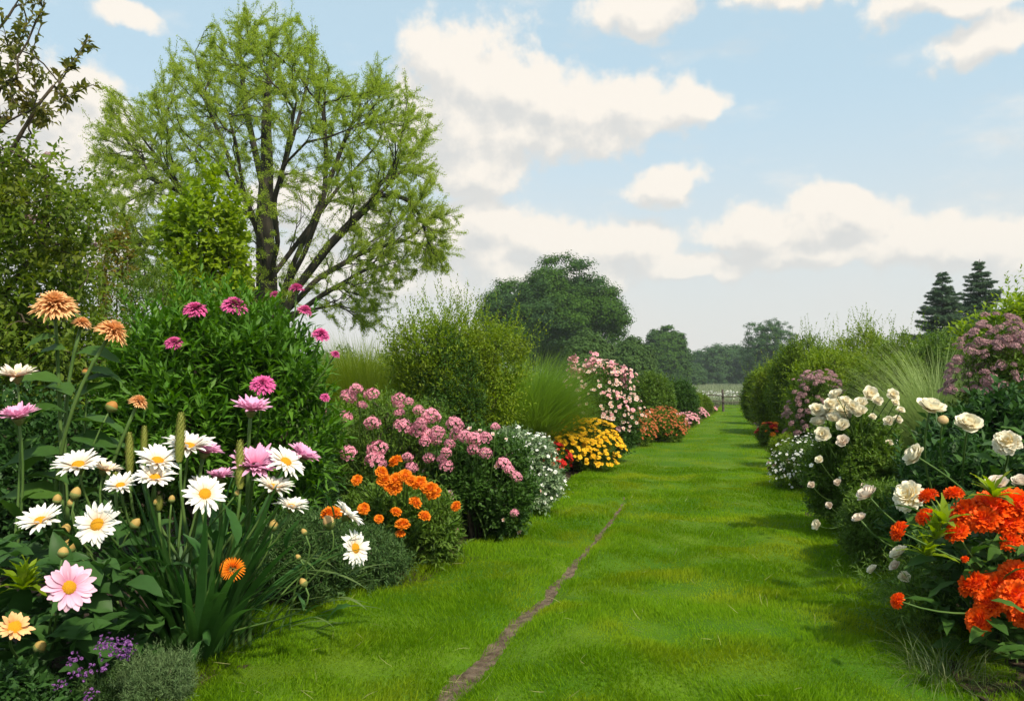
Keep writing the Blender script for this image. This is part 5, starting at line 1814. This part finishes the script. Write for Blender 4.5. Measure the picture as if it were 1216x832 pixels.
mauve(972, 9.0, 30, 448, "mauve flower bush behind the cluster of white roses", 700, 0.030, 43, 0.45)
mauve(1192, 5.4, 52, 392, "tall bush with dusty mauve flower heads at the right edge", 1700, 0.026, 44, 0.92)
grass_mound("maiden_grass", "fountain of pale narrow grass blades behind the white roses", 1112, 6.4, 52, 424, G_BLUE, 5200, 6, 0.75, 0.0026, 0.30, arch=0.8)
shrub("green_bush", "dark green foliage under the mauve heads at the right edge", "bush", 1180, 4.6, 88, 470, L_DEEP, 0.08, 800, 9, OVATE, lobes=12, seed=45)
root, lb, rng = shrub("red_flower_bush", "low plant with red and orange flowers along the far right hedge", "red flowers", 918, 12.2, 17, 504, L_OLIVE, 0.05, 280, 9, OVATE, lobes=7, seed=46)
P_, D_ = lobe_shoots(rng, lb, 120, 0.15, 0.9, 0)
blooms(root, "flower", cr + small_bloom("orange_bloom", P_ORNG, 7, 0.4, 0.4, False, None, 2), P_ + D_ * 0.03, D_ + np.array([0, 0, 0.5]), rng.uniform(0.03, 0.05, len(P_)), rng)
shrub("green_bush", "fine yellow green bush between the red flowers and the white starry flowers", "bush", 934, 10.2, 20, 516, L_YEL, 0.035, 480, 10, LANCE, lobes=8, seed=47)
root, lb, rng = shrub("white_flower_bush", "loose bush with many tiny white starry flowers at the lawn edge", "white flowers", 955, 7.4, 34, 524, L_MID, 0.035, 750, 10, LANCE, lobes=12, seed=48)
dust(root, lb, rng, "flower", small_bloom("white_bloom", None), 1300, 0.006, 0.014, 0.05, 0.05, -0.5, 0.4)
root, lb, rng = shrub("edging_bush", "small bush of pink and white flowers spilling on the lawn, right side", "flower bush", 926, 8.6, 12, 548, L_OLIVE, 0.035, 200, 9, OVATE, lobes=6, seed=49)
P_, D_ = lobe_shoots(rng, lb, 60, 0.15, 0.9, -0.1)
blooms(root, "flower", sm2 + small_bloom("white_bloom", None), P_ + D_ * 0.03, D_ + np.array([0, 0, 0.3]), rng.uniform(0.018, 0.03, len(P_)), rng)

# white rose bush
root, lb, rng = shrub("rose_bush", "large rose bush with a crowd of cream white roses on its left shoulder", "roses", 1014, 5.3, 56, 490, L_MID, 0.036, 1900, 11, OVATE, lobes=20, size=0.34, seed=50, depth=0.4, up=0.6)
rl = [(993, 469, 22), (1033, 468, 24), (1060, 469, 19), (1042, 476, 16), (970, 487, 22), (986, 480, 20), (1004, 476, 16), (978, 494, 26), (1002, 488, 26), (1022, 479, 22), (1020, 489, 24), (971, 501, 22), (977, 516, 24), (1001, 505, 20), (984, 487, 20), (1006, 494, 18), (1056, 500, 17), (1066, 498, 14),
      (1063, 478, 12), (1069, 487, 13), (1036, 495, 12), (1056, 526, 12), (990, 497, 22), (1012, 483, 20), (995, 478, 18)]
put_list(root, 4.95, GP(1014, 5.3), [(x, y, w * 0.80, K_ROSE, 30 + (i * 31) % 34, ((i * 47) % 50) - 25, ((i * 17) % 10 - 5) * 0.02) for i, (x, y, w) in enumerate(rl)], rng, r0=0.004)
put_list(root, 4.75, GP(1014, 5.3), [(1001, 524, 16, K_BLUSH, 60, -10), (995, 573, 10, K_BLUSH, 50, -20), (964, 576, 10, K_BLUSH, 50, -20), (970, 623, 13, K_ROSE, 60, -40), (1026, 578, 9, K_BLUSH, 50, 0), (973, 546, 11, K_ROSE, 45, -20), (985, 600, 9, K_BLUSH, 55, -20)], rng, r0=0.003)
P_, D_ = lobe_shoots(rng, lb, 70, 0.15, 0.92, -0.2)
blooms(root, "blossom", small_bloom("white_bloom", None), P_ + D_ * 0.03, D_ + np.array([0, 0, 0.3]), rng.uniform(0.010, 0.018, len(P_)), rng)
shrub("green_bush", "fine leaved green bush between white rose bush and scarlet flowers", "bush", 1050, 4.4, 52, 572, L_MID, 0.035, 1000, 11, LANCE, lobes=14, seed=51, depth=0.3, up=0.5)

# ivory peonies
root, lb, rng = shrub("peony_plant", "dark leaved plant with large separate ivory blooms above the scarlet flowers", "peonies", 1150, 3.9, 82, 528, L_DEEP, 0.09, 520, 8, LANCE, lobes=14, size=0.4, seed=52, depth=0.35, up=0.7, wisps=14, wisp_len=0.15)
put_list(root, 3.45, np.array(root.location), [(1105, 485, 33, K_ROSE, 16, 14), (1150, 504, 31, K_ROSE, 44, 8), (1196, 526, 30, K_PEONY, 62, -6), (1087, 541, 29, K_ROSE, 40, -48, -0.1), (1080, 590, 36, K_PEONY, 58, -26, -0.2), (1031, 588, 27, K_BLUSH, 20, -34, -0.1), (1021, 616, 17, K_BLUSH, 24, -30, -0.1), (1184, 575, 25, K_BLUSH, 18, 0, -0.2), (1213, 574, 24, K_BLUSH, 24, 0, -0.2)],
         rng, r0=0.006, bow=0.35, leaves=4, lm_=L_DARK, leafL=0.13)
bud(root, np.array(root.location), at(1120, 498, 3.4), 0.021, petal_mat("bud_ivory", (0.72, 0.52, 0.26), (0.80, 0.68, 0.46)), rng, 0.8, 0.5)
lv = Geo()
n = 60
pp = np.stack([rng.uniform(-0.28, 0.32, n), rng.uniform(-0.35, 0.1, n), rng.uniform(0.3, 0.72, n)], -1)
lv.inst(LONGLEAF, pp, frames(norm(rdirs(rng, n) * np.array([1, 1, 0.3]) + np.array([0, 0, 0.2]) - FWD * 0.3), np.tile([0, 0, 1.0], (n, 1)) - FWD * 0.2 + rng.normal(size=(n, 3)) * 0.2), rng.uniform(0.10, 0.2, n))
lv.build("leaves", L_DARK, root, True)

# scarlet zinnias
root = empty("zinnia_plant", GP(1180, 3.05))
c = np.array(root.location)
tag(root, "bushy plant with crowded ruffled scarlet orange blooms in the lower right corner", "zinnias")
rng = np.random.default_rng(68)
zl = [(1069, 631, 28, 30, -58), (1100, 614, 27, 20, -38), (1103, 590, 27, 12, -28), (1133, 587, 26, 10, -6), (1152, 612, 52, 20, -22), (1178, 604, 56, 22, -4), (1204, 600, 52, 18, 8), (1214, 616, 48, 46, 6), (1196, 622, 40, 40, -4), (1137, 633, 34, 24, -24), (1198, 644, 32, 28, 0),
      (1156, 695, 40, 26, -36), (1186, 702, 56, 46, -10), (1210, 686, 50, 36, 6), (1176, 716, 40, 52, -26), (1163, 737, 34, 62, -30), (1214, 728, 38, 60, 8), (1067, 713, 22, 46, -60), (1146, 664, 11, 30, -30), (1168, 618, 40, 40, -14), (1206, 708, 44, 52, 0), (1222, 640, 44, 40, 0), (1226, 704, 46, 50, 0)]
put_list(root, 2.8, c, [(x, y, w * 0.92, K_RED, tl, sd, ((i * 29) % 10 - 5) * 0.012 - (0.12 if y > 680 else 0)) for i, (x, y, w, tl, sd) in enumerate(zl)], rng, r0=0.0045, bow=0.4)
n = 900
pp = np.stack([rng.uniform(-0.26, 0.35, n), rng.normal(size=n) * 0.2, rng.uniform(0.02, 0.50, n)], -1)
keep = np.abs(pp[:, 0] - 0.06) < 0.30 - 0.16 * np.clip(0.18 - pp[:, 2], 0, 1) * 4
pp = pp[keep]
n = len(pp)
lv = Geo()
dr = norm(rdirs(rng, n) * np.array([1, 1, 0.35]) - FWD * 0.3 - RIGHT * 0.15 + np.array([0, 0, 0.15]))
lv.inst(LONGLEAF, pp, frames(dr, np.tile([0, 0, 1.0], (n, 1)) - FWD * 0.25 + rng.normal(size=(n, 3)) * 0.25), rng.uniform(0.07, 0.16, n))
lv.build("leaves", L_DARK, root, True)
lv = Geo()
for (px, py) in ((1112, 640), (1120, 622), (1180, 590), (1100, 660)):
    k = 16
    lv.inst(LONGLEAF, np.tile(at(px, py, 2.75) - c, (k, 1)), frames(norm(rdirs(rng, k) + np.array([0, 0, 0.7])), np.tile([0, 0, 1.0], (k, 1))), rng.uniform(0.06, 0.11, k))
lv.build("leaf_rosette", L_BRIGHT, root, True)
# white and cream buds at its side, and wiry grass at its foot
root = empty("ranunculus_plant", GP(1085, 3.2))
c = np.array(root.location)
tag(root, "small plant with white and pale yellow half open buds beside the scarlet blooms", "white flowers")
rng = np.random.default_rng(69)
put_list(root, 3.0, c, [(1068, 657, 22, K_ROSE, 20, -40), (1063, 672, 14, K_BLUSH, 40, -30), (1036, 676, 13, K_ROSE, 30, -40), (1074, 685, 15, K_ROSE, 50, 0)], rng, r0=0.003, leaves=5, lm_=L_MID, leafL=0.06)
g = Geo()
n = 700
P0 = np.stack([rng.normal(size=n) * 0.09, rng.normal(size=n) * 0.12, rng.uniform(0.0, 0.30, n)], -1)
sprigs(g, rng, P0, norm(rdirs(rng, n) + np.array([-0.2, -0.2, 0.5])), 0.09, 9, SLIM, 0.035, 0.7)
g.build("foliage", L_MID, root)
grass_mound("wiry_grass", "thin wiry straw coloured grass at the lawn edge below the scarlet blooms", 1118, 2.75, 62, 742, leaf_mat("wiry_blade", (0.06, 0.11, 0.03), (0.15, 0.18, 0.06), 0.3), 260, 7, 1.0, 0.0009, 0.7, arch=1.9)

# ------------------------------------------------------------------ summer air between here and the far trees
HAZE = 0.0006
hm = bpy.data.materials.new("summer_haze")
hm.use_nodes = True
hm.node_tree.nodes.clear()
n_ = NT(hm.node_tree)
pv = n_.n("ShaderNodeVolumePrincipled", {"Color": (0.80, 0.88, 0.90, 1), "Density": HAZE, "Anisotropy": 0.2})
hm.node_tree.links.new(pv.outputs[0], n_.n("ShaderNodeOutputMaterial").inputs["Volume"])
g = Geo()
x0, x1, y0, y1, z0, z1 = -260.0, 260.0, -30.0, 260.0, -1.2, 30.0
g.add([(x0, y0, z0), (x1, y0, z0), (x1, y1, z0), (x0, y1, z0), (x0, y0, z1), (x1, y0, z1), (x1, y1, z1), (x0, y1, z1)],
      [[0, 3, 2, 1], [4, 5, 6, 7], [0, 1, 5, 4], [1, 2, 6, 5], [2, 3, 7, 6], [3, 0, 4, 7]])
hb = g.build("haze", hm)
hb["kind"], hb["label"] = "stuff", "thin pale summer haze over the garden and field"
